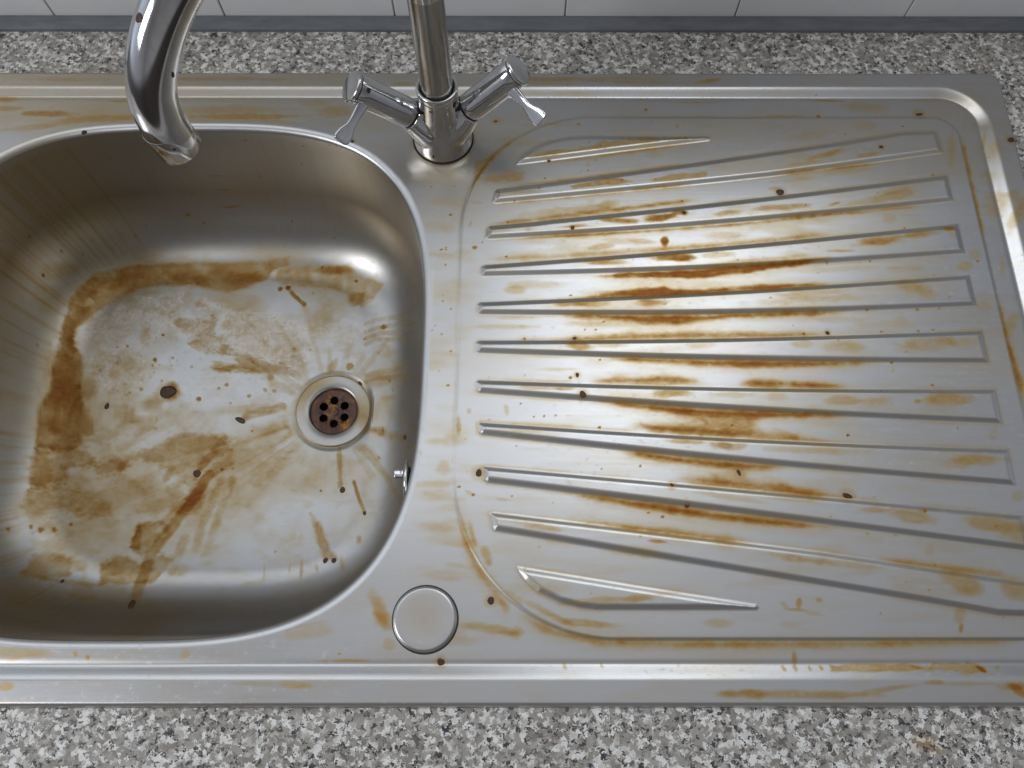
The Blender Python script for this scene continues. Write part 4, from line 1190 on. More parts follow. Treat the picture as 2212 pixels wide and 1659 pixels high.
DROPS = [
('bowl',[-318.8,240.6,-151.2],8.5,8,0,'large round burnt brown blob on the bowl floor, left of the drain'),
('bowl',[-372.5,226.3,-150.2],2.6,3.6,0,'small upright dark bead in the bowl beside the large burnt blob'),
('bowl',[-248.8,213.7,-152.9],6,3.2,20,'elongated dark bead left of the drain with a tan tail'),
('bowl',[-281.5,163.2,-151.8],4.6,3.8,20,'dark oval bead at the top of an orange run in the bowl'),
('bowl',[-149.7,148.2,-151.4],3.2,3.2,0,'round dark bead straight below the drain with a thin tan line above it'),
('bowl',[-94.2,192.5,-136.0],2.8,3,0,'black bead at the foot of the right bowl wall, above the overflow fitting'),
('bowl',[-140.9,250.5,-154.3],3,3,0,'dark brown bead on the upper right edge of the drain ring'),
('bowl',[-128.4,127.0,-149.6],1.9,2.2,0,'tiny dark bead at the lower end of a thin brown line in the bowl'),
('bowl',[-159.5,86.1,-149.6],2.6,3.0,0,'left bead of the brown pair near the front of the bowl'),
('bowl',[-151.9,85.9,-149.0],3.0,3.0,0,'right bead of the brown pair near the front of the bowl'),
('bowl',[-315.2,48.7,-138.7],3.6,6.5,15,'black teardrop bead running down the front bowl wall'),
('bowl',[-379.2,68.1,-143.3],1.8,2.4,0,'tiny black bead on the bright front curve of the bowl floor'),
('deck',[-45.2,3.1],3.2,3.2,0,'brown bead on the front ridge of the sink below the round hole cover'),
('deck',[-13.1,41.4],3.2,3.2,0,'rusty ringed bead on the sink between the hole cover and the drainer line'),
('deck',[31.0,387.1],1.8,1.8,0,'tiny dark bead on the lower edge of the rearmost curved rib'),
('deck',[137.0,337.5],2.2,2.2,0,'small brown bead on the third rib from the back'),
('deck',[48.6,323.8],2,2,0,'small brown bead near the narrow end of the third rib from the back'),
('deck',[302.8,399.7],2.4,2,0,'small dark bead at the wide end of the second rib from the back'),
('deck',[215.8,357.6],4,4,0,'glossy dark brown bead at the rear edge of the third rib from the back'),
('deck',[410.0,406.1],3.8,3.4,0,'black bead on the outer rim at the right end of the sink'),
('deck',[341.1,434.0],4.2,1.8,0,'flat dark bead on the rear line of the drainer near its right corner'),
('deck',[52.3,185.7],3.2,3.4,0,'glossy bead on the seventh rib from the back with a bright dot of light'),
('deck',[48.9,201.3],1.9,2.2,0,'small brown bead in the channel behind the seventh rib'),
('deck',[47.7,230.5],2,1.6,0,'small dark bead on the rear edge of the middle rib, near its narrow end'),
('deck',[237.0,234.9],2.2,2.0,0,'small ringed bead on the rear edge of the middle rib, right of its centre'),
('deck',[233.9,111.7],4.4,2.6,20,'dark oval bead at the end of the brown pool behind the ninth rib'),
('deck',[112.3,118.8],1.6,2.6,-20,'thin dark bead across the bright rear edge of the ninth rib'),
('deck',[121.9,104.9],2.2,2.2,0,'dark bead on the shaded front edge of the ninth rib'),
('deck',[160.2,128.2],1.6,3.4,-15,'slim brown bead in the channel behind the ninth rib'),
('deck',[-22.3,127.9],2.6,4,0,'reddish brown bead at the narrow end of the ninth rib'),
('bowl',[-353.0,416.0,-2.3],3.2,1.8,10,'black bead on the rear lip of the bowl, left of the spout'),
('deck',[-130.4,406.5],2.4,1.8,10,'black bead on the rear lip of the bowl beside the left tap lever'),
]
BOWL_LIME = [
('P',[-409.2,309.3,-378.4,330.5,-350.5,347.8,-313.6,348.1,-266.2,323.0,-232.9,323.4,-192.0,304.5,-182.2,274.1,-209.2,260.1,-257.9,278.0,-295.1,277.4,-327.4,306.0,-351.4,281.0,-336.3,253.2,-345.6,241.3,-378.6,241.7,-398.8,263.0],1.0,6,4),
('P',[-185.2,314.7,-126.3,318.5,-135.9,293.5,-173.4,282.3],0.6,6,4),
('P',[-310.6,253.2,-218.4,258.2,-201.5,234.8,-306.6,225.4],0.4,8,4),
]


def paint(x, y, prims, drain=None):
    """density of dried coffee-like staining at points (mm)"""
    D = np.zeros(x.shape)
    n1 = vnoise(x, y, 9, 5, 1, 3); n2 = vnoise(x, y, 26, 12, 2, 3); n3 = vnoise(x, y, 3.0, 2.0, 3, 2)
    mod = np.clip(0.35 + 0.9 * n2 + 0.5 * (n3 - .5), 0.1, 1.6)
    if drain is not None:       # water swirling to the waste leaves streaks that point at it
        an = np.arctan2(y - drain[1], x - drain[0]); ra = np.hypot(x - drain[0], y - drain[1])
        st = vnoise(an * 60 + .01 * ra, ra, 2.6, 70, 21, 3)
        mot = vnoise(x + 14 * (n2 - .5), y + 14 * (n1 - .5), 11, 9, 22, 4)
        mod = np.clip(.22 + .85 * st + 1.0 * (mot - .42) + .15 * (n3 - .5), 0.08, 1.6)
        n1 = .55 * n1 + .45 * st
    def sub(x0, x1, y0, y1): return np.nonzero((x > x0) & (x < x1) & (y > y0) & (y < y1))[0]
    for p in prims:
        k = p[0]
        if k == 'P':
            P = np.array(p[1]).reshape(-1, 2); dens, soft, rough = p[2:]
            m = soft + rough * 2 + 1
            I = sub(P[:,0].min()-m, P[:,0].max()+m, P[:,1].min()-m, P[:,1].max()+m)
            if not len(I): continue
            sd = sd_poly(x[I], y[I], P) + rough * 2.6 * (n1[I] - .5) + rough * 1.0 * (n3[I] - .5)
            t = ss(0.5 - sd / (soft * 1.5))
            if rough < .5:
                I = sub(P[:,0].min()-12, P[:,0].max()+12, P[:,1].min()-12, P[:,1].max()+12)
                sd = sd_poly(x[I], y[I], P) + 2.2 * (n1[I] - .5); t = ss(0.5 - sd / (soft * 1.5)) + .22 * ss(0.75 - sd / 12)
                                                             # pools thin out towards their ends
                a0, a1 = P[:,0].min(), P[:,0].max(); tl = min(30, (a1 - a0) * .25)
                t = t * ss((x[I] - a0 + 2) / tl) * ss((a1 + 2 - x[I]) / tl)
            D[I] += dens * t * mod[I] * (1 + .2 * np.exp(-((sd + soft*.6) / 1.0)**2))
        elif k == 'E':
            c, a, b, dens, soft = np.array(p[1]), np.array(p[2]), np.array(p[3]), p[4], p[5]
            M = np.array([[a[0], b[0]], [a[1], b[1]]]); det = np.linalg.det(M)
            if abs(det) < .05: continue
            Mi = np.linalg.inv(M)
            ex = 1.9 * (abs(a[0]) + abs(b[0])); ey = 1.9 * (abs(a[1]) + abs(b[1]))
            I = sub(c[0]-ex, c[0]+ex, c[1]-ey, c[1]+ey)
            if not len(I): continue
            dx, dy = x[I] - c[0], y[I] - c[1]
            u = Mi[0,0]*dx + Mi[0,1]*dy; w = Mi[1,0]*dx + Mi[1,1]*dy
            t = np.sqrt(u*u + w*w) + .75 * (n1[I] - .5) + .25 * (n3[I] - .5)
            D[I] += dens * ss((1.25 - t) / .85) * mod[I] * (1 + .12 * np.exp(-((t - .85) / .1)**2))
        elif k == 'L':
            P = np.array(p[1]).reshape(-1, 2); w_, dens, soft = p[2:]
            m = w_ + soft + 3
            I = sub(P[:,0].min()-m, P[:,0].max()+m, P[:,1].min()-m, P[:,1].max()+m)
            if not len(I): continue
            d2 = np.full(len(I), 1e18)
            for q in range(len(P) - 1):
                a, b = P[q], P[q+1]; e = b - a
                t = np.clip(((x[I]-a[0])*e[0] + (y[I]-a[1])*e[1]) / max(e @ e, 1e-6), 0, 1)
                d2 = np.minimum(d2, (x[I]-a[0]-e[0]*t)**2 + (y[I]-a[1]-e[1]*t)**2)
            d = np.sqrt(d2) + 1.2 * min(w_, 3) * .5 * (n1[I] - .5) * 2
            D[I] += dens * ss(1 - (d - w_ * .5) / soft) * mod[I]
        else:
            c, r, dens = p[1], p[2], p[3]
            I = sub(c[0]-r*1.5-1, c[0]+r*1.5+1, c[1]-r*1.5-1, c[1]+r*1.5+1)
            if not len(I): continue
            d = np.hypot(x[I]-c[0], y[I]-c[1]) / max(r, .8) + .5 * (n3[I] - .5)
            D[I] += dens * ss((1.15 - d) / .5) * (1 if r > .8 else .8)
    return D

# ------------------------------------------------------------------ materials
def mat(name):
    m = bpy.data.materials.new(name); m.use_nodes = True
    nt = m.node_tree; return m, nt.nodes, nt.links, nt.nodes['Principled BSDF']
def ramp(N, L, src, stops, interp='LINEAR'):
    r = N.new('ShaderNodeValToRGB'); r.color_ramp.interpolation = interp
    while len(r.color_ramp.elements) < len(stops): r.color_ramp.elements.new(0.5)
    for e, (p_, c_) in zip(r.color_ramp.elements, stops):
        e.position = p_; e.color = (*c_, 1) if len(c_) == 3 else c_
    L.new(src, r.inputs[0]); return r
def objco(N, L, scale=(1, 1, 1), rot=(0, 0, 0)):
    t = N.new('ShaderNodeTexCoord'); m = N.new('ShaderNodeMapping')
    m.inputs['Scale'].default_value = scale; m.inputs['Rotation'].default_value = rot
    L.new(t.outputs['Object'], m.inputs[0]); return m.outputs[0]
def noise(N, L, vec, scale, detail=3, rough=.5, dist=0):
    n = N.new('ShaderNodeTexNoise'); n.inputs['Scale'].default_value = scale
    n.inputs['Detail'].default_value = detail; n.inputs['Roughness'].default_value = rough; n.inputs['Distortion'].default_value = dist
    L.new(vec, n.inputs['Vector']); return n
def mathn(N, L, op, a, b=None, c=None):
    n = N.new('ShaderNodeMath'); n.operation = op
    for i, v_ in enumerate((a, b, c)):
        if v_ is None: continue
        if isinstance(v_, (int, float)): n.inputs[i].default_value = v_
        else: L.new(v_, n.inputs[i])
    return n.outputs[0]

def steel_material(name, base=(.57, .57, .575), rough=.31, aniso=.42, brush=(14, 420, 420)):
    m, N, L, b = mat(name)
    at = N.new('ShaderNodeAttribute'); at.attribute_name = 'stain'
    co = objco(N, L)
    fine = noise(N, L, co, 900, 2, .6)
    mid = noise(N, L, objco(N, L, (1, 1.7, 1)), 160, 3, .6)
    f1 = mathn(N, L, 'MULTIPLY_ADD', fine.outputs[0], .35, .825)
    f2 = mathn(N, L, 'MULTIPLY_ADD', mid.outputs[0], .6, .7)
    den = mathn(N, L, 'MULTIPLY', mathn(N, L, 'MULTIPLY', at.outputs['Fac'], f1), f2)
    ta = N.new('ShaderNodeAttribute'); ta.attribute_name = 'bowl_shade'  # satin bowl finish plus painted-in shade, both darkening the base colour
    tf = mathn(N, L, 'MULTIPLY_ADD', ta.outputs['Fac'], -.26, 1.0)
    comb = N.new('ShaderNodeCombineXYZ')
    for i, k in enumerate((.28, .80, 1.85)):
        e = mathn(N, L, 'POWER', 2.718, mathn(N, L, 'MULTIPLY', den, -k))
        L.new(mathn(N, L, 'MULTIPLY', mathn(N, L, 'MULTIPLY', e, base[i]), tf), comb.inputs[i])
    la = N.new('ShaderNodeAttribute'); la.attribute_name = 'lime'
    ln = noise(N, L, objco(N, L), 330, 4, .65)
    lf = mathn(N, L, 'MULTIPLY', la.outputs['Fac'], ramp(N, L, ln.outputs[0], [(.36, (.25, .25, .25)), (.60, (1, 1, 1))]).outputs[0])
    lm = N.new('ShaderNodeMixRGB'); L.new(mathn(N, L, 'MULTIPLY', lf, .65), lm.inputs[0]); L.new(comb.outputs[0], lm.inputs[1]); lm.inputs[2].default_value = (.70, .655, .62, 1)
    L.new(lm.outputs[0], b.inputs['Base Color'])
    met = mathn(N, L, 'MAXIMUM', mathn(N, L, 'MULTIPLY_ADD', den, -.18, 1.0), .4)
    L.new(mathn(N, L, 'MULTIPLY', met, mathn(N, L, 'MULTIPLY_ADD', lf, -.6, 1.0)), b.inputs['Metallic'])
    br = noise(N, L, objco(N, L, brush), 1.0, 3, .6)
    sm = noise(N, L, objco(N, L, (9, 22, 22)), 1.0, 4, .6)
    r0 = mathn(N, L, 'MULTIPLY_ADD', br.outputs[0], .08, rough - .04)
    r1 = mathn(N, L, 'MULTIPLY_ADD', sm.outputs[0], .12, -.06)
    r2 = mathn(N, L, 'MULTIPLY', mathn(N, L, 'MINIMUM', den, 1.5), .14)
    wsp = noise(N, L, objco(N, L, (1, 1.3, 1)), 210, 3, .7)
    wr = ramp(N, L, wsp.outputs[0], [(.58, (0, 0, 0)), (.70, (1, 1, 1))])
    r2 = mathn(N, L, 'MULTIPLY_ADD', wr.outputs[0], .10, r2)
    scr = noise(N, L, objco(N, L, (7, 900, 900), (0, 0, .10)), 1.0, 2, .5)
    sr = ramp(N, L, scr.outputs[0], [(.66, (0, 0, 0)), (.72, (1, 1, 1))])
    r2 = mathn(N, L, 'MULTIPLY_ADD', sr.outputs[0], -.025, r2)
    L.new(mathn(N, L, 'ADD', mathn(N, L, 'ADD', r0, r1), r2), b.inputs['Roughness'])
    b.inputs['Anisotropic'].default_value = aniso
    cx = N.new('ShaderNodeCombineXYZ'); cx.inputs[0].default_value = 1.0
    L.new(cx.outputs[0], b.inputs['Tangent'])
    h = mathn(N, L, 'ADD', mathn(N, L, 'MULTIPLY', br.outputs[0], 1.0), mathn(N, L, 'MULTIPLY', mathn(N, L, 'MINIMUM', den, 2.0), .5))
    bp_ = N.new('ShaderNodeBump'); bp_.inputs['Strength'].default_value = .22; bp_.inputs['Distance'].default_value = .00008
    L.new(h, bp_.inputs['Height']); L.new(bp_.outputs[0], b.inputs['Normal'])
    return m

M_STEEL = steel_material('brushed_steel')
M_BOWL = steel_material('bowl_steel', base=(.57, .57, .575), rough=.35, aniso=.3, brush=(60, 60, 60))

def chrome_material():
    m, N, L, b = mat('chrome')
    b.inputs['Metallic'].default_value = 1
    sm = noise(N, L, objco(N, L, (60, 60, 25)), 1.0, 5, .65)
    r = ramp(N, L, sm.outputs[0], [(.42, (.70, .71, .73)), (.66, (.60, .59, .57))])
    L.new(r.outputs[0], b.inputs['Base Color'])
    L.new(mathn(N, L, 'MULTIPLY_ADD', sm.outputs[0], .22, .0), b.inputs['Roughness'])
    return m
M_CHROME = chrome_material()
def dull_material():
    m, N, L, b = mat('limescaled_chrome')
    b.inputs['Metallic'].default_value = 1
    sm = noise(N, L, objco(N, L, (90, 90, 14)), 1.0, 5, .65)
    r = ramp(N, L, sm.outputs[0], [(.35, (.50, .50, .50)), (.55, (.38, .37, .35)), (.68, (.30, .24, .18))])
    L.new(r.outputs[0], b.inputs['Base Color'])
    L.new(mathn(N, L, 'MULTIPLY_ADD', sm.outputs[0], .3, .08), b.inputs['Roughness'])
    return m
M_DULL = dull_material()
def black_material():
    m, N, L, b = mat('black_rubber'); b.inputs['Base Color'].default_value = (.02, .02, .022, 1); b.inputs['Roughness'].default_value = .6
    return m
M_BLACK = black_material()
def drop_material():
    m, N, L, b = mat('burnt_syrup')
    n = noise(N, L, objco(N, L), 500, 3, .6)
    r = ramp(N, L, n.outputs[0], [(.3, (.05, .028, .024)), (.6, (.085, .042, .03)), (.75, (.17, .07, .03))])
    L.new(r.outputs[0], b.inputs['Base Color']); b.inputs['Roughness'].default_value = .38; b.inputs['Specular IOR Level'].default_value = .3
    return m
M_DROP = drop_material()
def strainer_material():
    m, N, L, b = mat('stained_strainer')
    n = noise(N, L, objco(N, L), 70, 4, .6)
    r = ramp(N, L, n.outputs[0], [(.38, (.09, .055, .05)), (.52, (.16, .075, .045)), (.66, (.42, .20, .05))])
    L.new(r.outputs[0], b.inputs['Base Color']); b.inputs['Roughness'].default_value = .5; b.inputs['Metallic'].default_value = .55
    return m
M_STRAIN = strainer_material()

def worktop_material():
    m, N, L, b = mat('speckled_laminate')
    co = objco(N, L)
    dn = noise(N, L, co, 480, 3, .6)
    dm = N.new('ShaderNodeMixRGB'); dm.blend_type = 'LINEAR_LIGHT'; dm.inputs[0].default_value = .0042
    L.new(co, dm.inputs[1]); L.new(dn.outputs['Color'], dm.inputs[2])
    def vor(scale, off):
        mp = N.new('ShaderNodeMapping'); mp.inputs['Location'].default_value = off; mp.inputs['Scale'].default_value = (1, 1.15, 1)
        L.new(dm.outputs[0], mp.inputs[0])
        v_ = N.new('ShaderNodeTexVoronoi'); v_.voronoi_dimensions = '2D'; v_.inputs['Scale'].default_value = scale; v_.inputs['Randomness'].default_value = 1; v_.feature = 'SMOOTH_F1'; v_.inputs['Smoothness'].default_value = .28
        L.new(mp.outputs[0], v_.inputs['Vector']); s_ = N.new('ShaderNodeSeparateColor'); L.new(v_.outputs['Color'], s_.inputs[0]); return v_, s_
    v1, s1 = vor(350, (0, 0, 0)); v2, s2 = vor(290, (.31, .17, 0)); v3, s3 = vor(540, (.7, .4, 0))
    big = noise(N, L, co, 60, 2, .5)
    base = ramp(N, L, s1.outputs[0], [(0, (.24, .215, .19)), (.3, (.34, .315, .28)), (.5, (.47, .44, .40)), (.66, (.66, .64, .60)), (.85, (.80, .79, .76)), (1, (.84, .83, .80))])
    dark = ramp(N, L, s2.outputs[1], [(.12, (1, 1, 1)), (.26, (0, 0, 0))])
    dark2 = ramp(N, L, s3.outputs[2], [(.10, (1, 1, 1)), (.22, (0, 0, 0))])
    mx = N.new('ShaderNodeMixRGB'); L.new(dark.outputs[0], mx.inputs[0]); L.new(base.outputs[0], mx.inputs[1]); mx.inputs[2].default_value = (.36, .34, .315, 1)
    mx2 = N.new('ShaderNodeMixRGB'); L.new(dark2.outputs[0], mx2.inputs[0]); L.new(mx.outputs[0], mx2.inputs[1]); mx2.inputs[2].default_value = (.05, .049, .053, 1)
    dark3 = ramp(N, L, s1.outputs[2], [(0, (1, 1, 1)), (.035, (0, 0, 0))], 'CONSTANT')
    mx3 = N.new('ShaderNodeMixRGB'); L.new(dark3.outputs[0], mx3.inputs[0]); L.new(mx2.outputs[0], mx3.inputs[1]); mx3.inputs[2].default_value = (.15, .145, .145, 1)
    # a few spilled coffee marks on the front edge
    tcm = objco(N, L, (1, 1.6, 1)); nz = noise(N, L, tcm, 26, 4, .6)
    sp = N.new('ShaderNodeSeparateXYZ'); L.new(co, sp.inputs[0])
    def spot(cx_, cy_, r_):
        dx = mathn(N, L, 'SUBTRACT', sp.outputs[0], cx_); dy = mathn(N, L, 'MULTIPLY', mathn(N, L, 'SUBTRACT', sp.outputs[1], cy_), 1.8)
        dd = mathn(N, L, 'SQRT', mathn(N, L, 'ADD', mathn(N, L, 'MULTIPLY', dx, dx), mathn(N, L, 'MULTIPLY', dy, dy)))
        q = mathn(N, L, 'ADD', mathn(N, L, 'DIVIDE', dd, r_), mathn(N, L, 'MULTIPLY', nz.outputs[0], 1.2))
        return ramp(N, L, q, [(.7, (1, 1, 1)), (1.3 if False else .999, (0, 0, 0))]).outputs[0]
    m4 = N.new('ShaderNodeMixRGB'); m4.blend_type = 'MULTIPLY'
    L.new(mathn(N, L, 'MULTIPLY', mathn(N, L, 'ADD', spot(.262, -.045, .034), spot(.188, -.076, .022)), .8), m4.inputs[0])
    L.new(mx3.outputs[0], m4.inputs[1]); m4.inputs[2].default_value = (.80, .55, .28, 1)
    L.new(m4.outputs[0], b.inputs['Base Color'])
    b.inputs['Roughness'].default_value = .42
    bp_ = N.new('ShaderNodeBump'); bp_.inputs['Strength'].default_value = .12; bp_.inputs['Distance'].default_value = .0001
    L.new(dn.outputs[0], bp_.inputs['Height']); L.new(bp_.outputs[0], b.inputs['Normal'])
    return m
M_TOP = worktop_material()

def tile_material():
    m, N, L, b = mat('glazed_tile')
    n = noise(N, L, objco(N, L), 25, 5, .6); n2 = noise(N, L, objco(N, L, (1, 1, 2.2)), 130, 3, .6)
    r = ramp(N, L, n.outputs[0], [(.3, (.80, .82, .83)), (.7, (.86, .87, .875))])
    r2 = ramp(N, L, n2.outputs[0], [(.70, (1, 1, 1)), (.80, (.74, .62, .48))])
    mx = N.new('ShaderNodeMixRGB'); mx.blend_type = 'MULTIPLY'; mx.inputs[0].default_value = 1
    L.new(r.outputs[0], mx.inputs[1]); L.new(r2.outputs[0], mx.inputs[2])
    L.new(mx.outputs[0], b.inputs['Base Color']); b.inputs['Roughness'].default_value = .3
    return m
def grout_material():
    m, N, L, b = mat('dirty_grout')
    n = noise(N, L, objco(N, L), 60, 4, .6)
    r = ramp(N, L, n.outputs[0], [(.35, (.42, .40, .37)), (.65, (.24, .19, .14))])
    L.new(r.outputs[0], b.inputs['Base Color']); b.inputs['Roughness'].default_value = .9
    return m
def trim_material():
    m, N, L, b = mat('grey_sealing_strip')
    n = noise(N, L, objco(N, L, (1, 4, 4)), 40, 4, .6)
    r = ramp(N, L, n.outputs[0], [(.3, (.13, .14, .16)), (.7, (.19, .20, .215))])
    L.new(r.outputs[0], b.inputs['Base Color']); b.inputs['Roughness'].default_value = .55
    return m

# ------------------------------------------------------------------ worktop, splashback
def slab_ring():
    """worktop with the cut-out the sink sits in, 38 mm thick"""
    ox0, ox1, oy0, oy1 = -1100., 1100., -110., 540.
    ix0, ix1, iy0, iy1 = SX0 + 9, SX1 - 9, SY0 + 9, SY1 - 9
    zt, zb = -1.45, -39.5
    V = []
    for z in (zt, zb):
        V += [(ox0, oy0, z), (ox1, oy0, z), (ox1, oy1, z), (ox0, oy1, z), (ix0, iy0, z), (ix1, iy0, z), (ix1, iy1, z), (ix0, iy1, z)]
    F = []
    for i in range(4):
        j = (i + 1) % 4
        F.append((i, j, 4 + j, 4 + i)); F.append((8 + j, 8 + i, 12 + i, 12 + j))
        F.append((i, 8 + i, 8 + j, j)); F.append((4 + i, 4 + j, 12 + j, 12 + i))
    return np.array(V) * MM, F
V, F = slab_ring()
o = mesh_obj('worktop', V, F, M_TOP, smooth=False)
tag(o, kind='structure')
sharp(o)

# tiles with real joints
def boxes(L_):
    V = []; F = []
    for x0, x1, y0, y1, z0, z1 in L_:
        k = len(V)
        V += [(x0,y0,z0),(x1,y0,z0),(x1,y1,z0),(x0,y1,z0),(x0,y0,z1),(x1,y0,z1),(x1,y1,z1),(x0,y1,z1)]
        F += [(k,k+3,k+2,k+1),(k+4,k+5,k+6,k+7),(k,k+1,k+5,k+4),(k+1,k+2,k+6,k+5),(k+2,k+3,k+7,k+6),(k+3,k,k+4,k+7)]
    return np.array(V, float) * MM, F
YW = 533.0
wall = empty('tiled_wall', (0, YW * MM, 0)); tag(wall, kind='structure')
PITCH = 148.0; X0 = -100.8
L_ = []
for i in range(-7, 8):
    for j in range(2):
        L_.append((X0 + i*PITCH + .65, X0 + (i+1)*PITCH - .65, 0.0, 6.0, 2.0 + j*PITCH, 2.0 + (j+1)*PITCH - 1.8))
V, F = boxes(L_)
o = mesh_obj('tile_face', V, F, tile_material(), wall, smooth=False); add_bevel(o, .7, 3)
V, F = boxes([(-1100, 1100, 1.0, 14.0, -1.3, 300.0)])
o = mesh_obj('grout', V, F, grout_material(), wall, smooth=False)

# sealing strip between worktop and tiles
P = [(520.8, -1.40), (521.2, 1.2), (524.5, 3.2), (528.5, 4.6), (532.4, 5.2), (532.6, -1.40)]
V = []; F = []
NX = 2
for x in (-1100, 1100):
    V += [(x, a, z) for a, z in P]
n = len(P)
for i in range(n - 1): F.append((i, i + 1, n + i + 1, n + i))
F += [tuple(range(n))[::-1], tuple(range(n, 2*n)), (n-1, 0, n, 2*n-1)]
o = mesh_obj('sealing_strip', np.array(V) * MM, F, trim_material(), smooth=True)
tag(o, 'dark grey plastic sealing strip running along the foot of the white tiles', 'sealing strip'); sharp(o, 50)

# ------------------------------------------------------------------ the sink
sink = empty('kitchen_sink', (0, 0, 0))
tag(sink, 'stainless steel inset sink with fan ribbed drainer, covered in dried brown coffee stains', 'sink')

def build_deck():
    xs = np.concatenate([np.arange(SX0 - .5, -470, 2.5), np.arange(-470, -62, 1.25), np.arange(-62, SX1 + 1.0, 1.05)])
    ys = np.arange(SY0 - .4, SY1 + .8, .62)
    X, Y = np.meshgrid(xs, ys)
    nx, ny = len(xs), len(ys)
    x = X.ravel().copy(); y = Y.ravel().copy()
    sb, gx, gy = bowl_sd(x, y)
    so = sd_rbox(x, y, SX0, SX1, SY0, SY1, 14, 14)
    ok = (sb > -1.1) & (so < 1.0)
    I = np.arange(nx * ny).reshape(ny, nx)
    Q = np.stack([I[:-1,:-1], I[:-1,1:], I[1:,1:], I[1:,:-1]], -1).reshape(-1, 4)
    Q = Q[ok[Q].all(1)]
    # pull fringe vertices on to the true outlines
    m = ok & (sb < 0); 
    for _ in range(2):
        s_, a_, b_ = bowl_sd(x[m], y[m]); x[m] -= s_ * a_; y[m] -= s_ * b_
    m = ok & (so > 0); e = .05
    s0 = sd_rbox(x[m], y[m], SX0, SX1, SY0, SY1, 14, 14)
    ax = (sd_rbox(x[m]+e, y[m], SX0, SX1, SY0, SY1, 14, 14) - s0) / e; ay = (sd_rbox(x[m], y[m]+e, SX0, SX1, SY0, SY1, 14, 14) - s0) / e
    x[m] -= s0 * ax; y[m] -= s0 * ay
    used = np.unique(Q); remap = -np.ones(nx * ny, int); remap[used] = np.arange(len(used))
    Q = remap[Q]; x = x[used]; y = y[used]
    z = deck_z(x, y)
    # flatten towards the bowl lip so that it meets the lip exactly
    sb = np.abs(bowl_sd(x, y)[0]); f = ss(sb / 14)
    z = ZD + (z - ZD) * np.where(x < -60, f, 1)
    e = .25
    def zz(a, b):
        r = deck_z(a, b); s = np.abs(bowl_sd(a, b)[0]); return ZD + (r - ZD) * np.where(a < -60, ss(s / 14), 1)
    dzx = (zz(x + e, y) - zz(x - e, y)) / (2 * e); dzy = (zz(x, y + e) - zz(x, y - e)) / (2 * e)
    N_ = np.stack([-dzx, -dzy, np.ones_like(z)], 1); N_ /= np.linalg.norm(N_, axis=1)[:, None]
    D = paint(x, y, DECK_STAINS)
    # thin film of dried tea-coloured water, heavier towards the back; the back left also carries painted-in shade
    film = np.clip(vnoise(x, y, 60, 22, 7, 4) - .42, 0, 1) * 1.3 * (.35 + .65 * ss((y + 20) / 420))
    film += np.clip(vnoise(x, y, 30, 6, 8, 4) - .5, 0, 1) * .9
    # liquid gathered along the feet of the ribs
    line = np.zeros_like(x)
    for R_ in RIBS:
        P = np.array(R_); bb = np.nonzero((x > P[:,0].min()-6) & (x < P[:,0].max()+6) & (y > P[:,1].min()-6) & (y < P[:,1].max()+6))[0]
        d = sd_poly(x[bb], y[bb], P)
        line[bb] = np.maximum(line[bb], np.exp(-((d - .3) / 1.1)**2))
    pl = sd_rbox(x, y, -40.6, 371.8, 15.6, 2*YC - 15.6, 110, 22)
    line = np.maximum(line, .8 * np.exp(-((pl - .4) / 1.0)**2))
    line *= np.clip(2.4 * vnoise(x, y, 40, 40, 9, 3) - .7, 0, 2)
    film += .9 * ss((-x - 60) / 250) * ss((y - 405) / 30) * (.4 + .8 * vnoise(x, y, 120, 7, 17, 3))  # brown film that also paints the back-left deck darker, as shade
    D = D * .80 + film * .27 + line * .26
    rt = np.hypot(x + 55.5, y - 409.0)
    D += .55 * np.exp(-((rt - 25.8) / 1.1)**2) * vnoise(x, y, 14, 14, 41, 2) + .18 * np.exp(-np.clip(rt - 25, 0, 99) / 9) * vnoise(x, y, 12, 12, 42, 3)
    for surf_, p_, rx_, ry_, a_, l_ in DROPS:
        if surf_ == 'deck':
            dd = np.hypot(x - p_[0], y - p_[1])
            D += .35 * ss(1.5 - dd / (max(rx_, ry_) * 1.25)) * (.5 + vnoise(x, y, 3, 3, 43, 2))
    V_ = np.stack([x, y, z], 1) * MM
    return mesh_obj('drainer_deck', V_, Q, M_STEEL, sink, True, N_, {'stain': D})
build_deck()

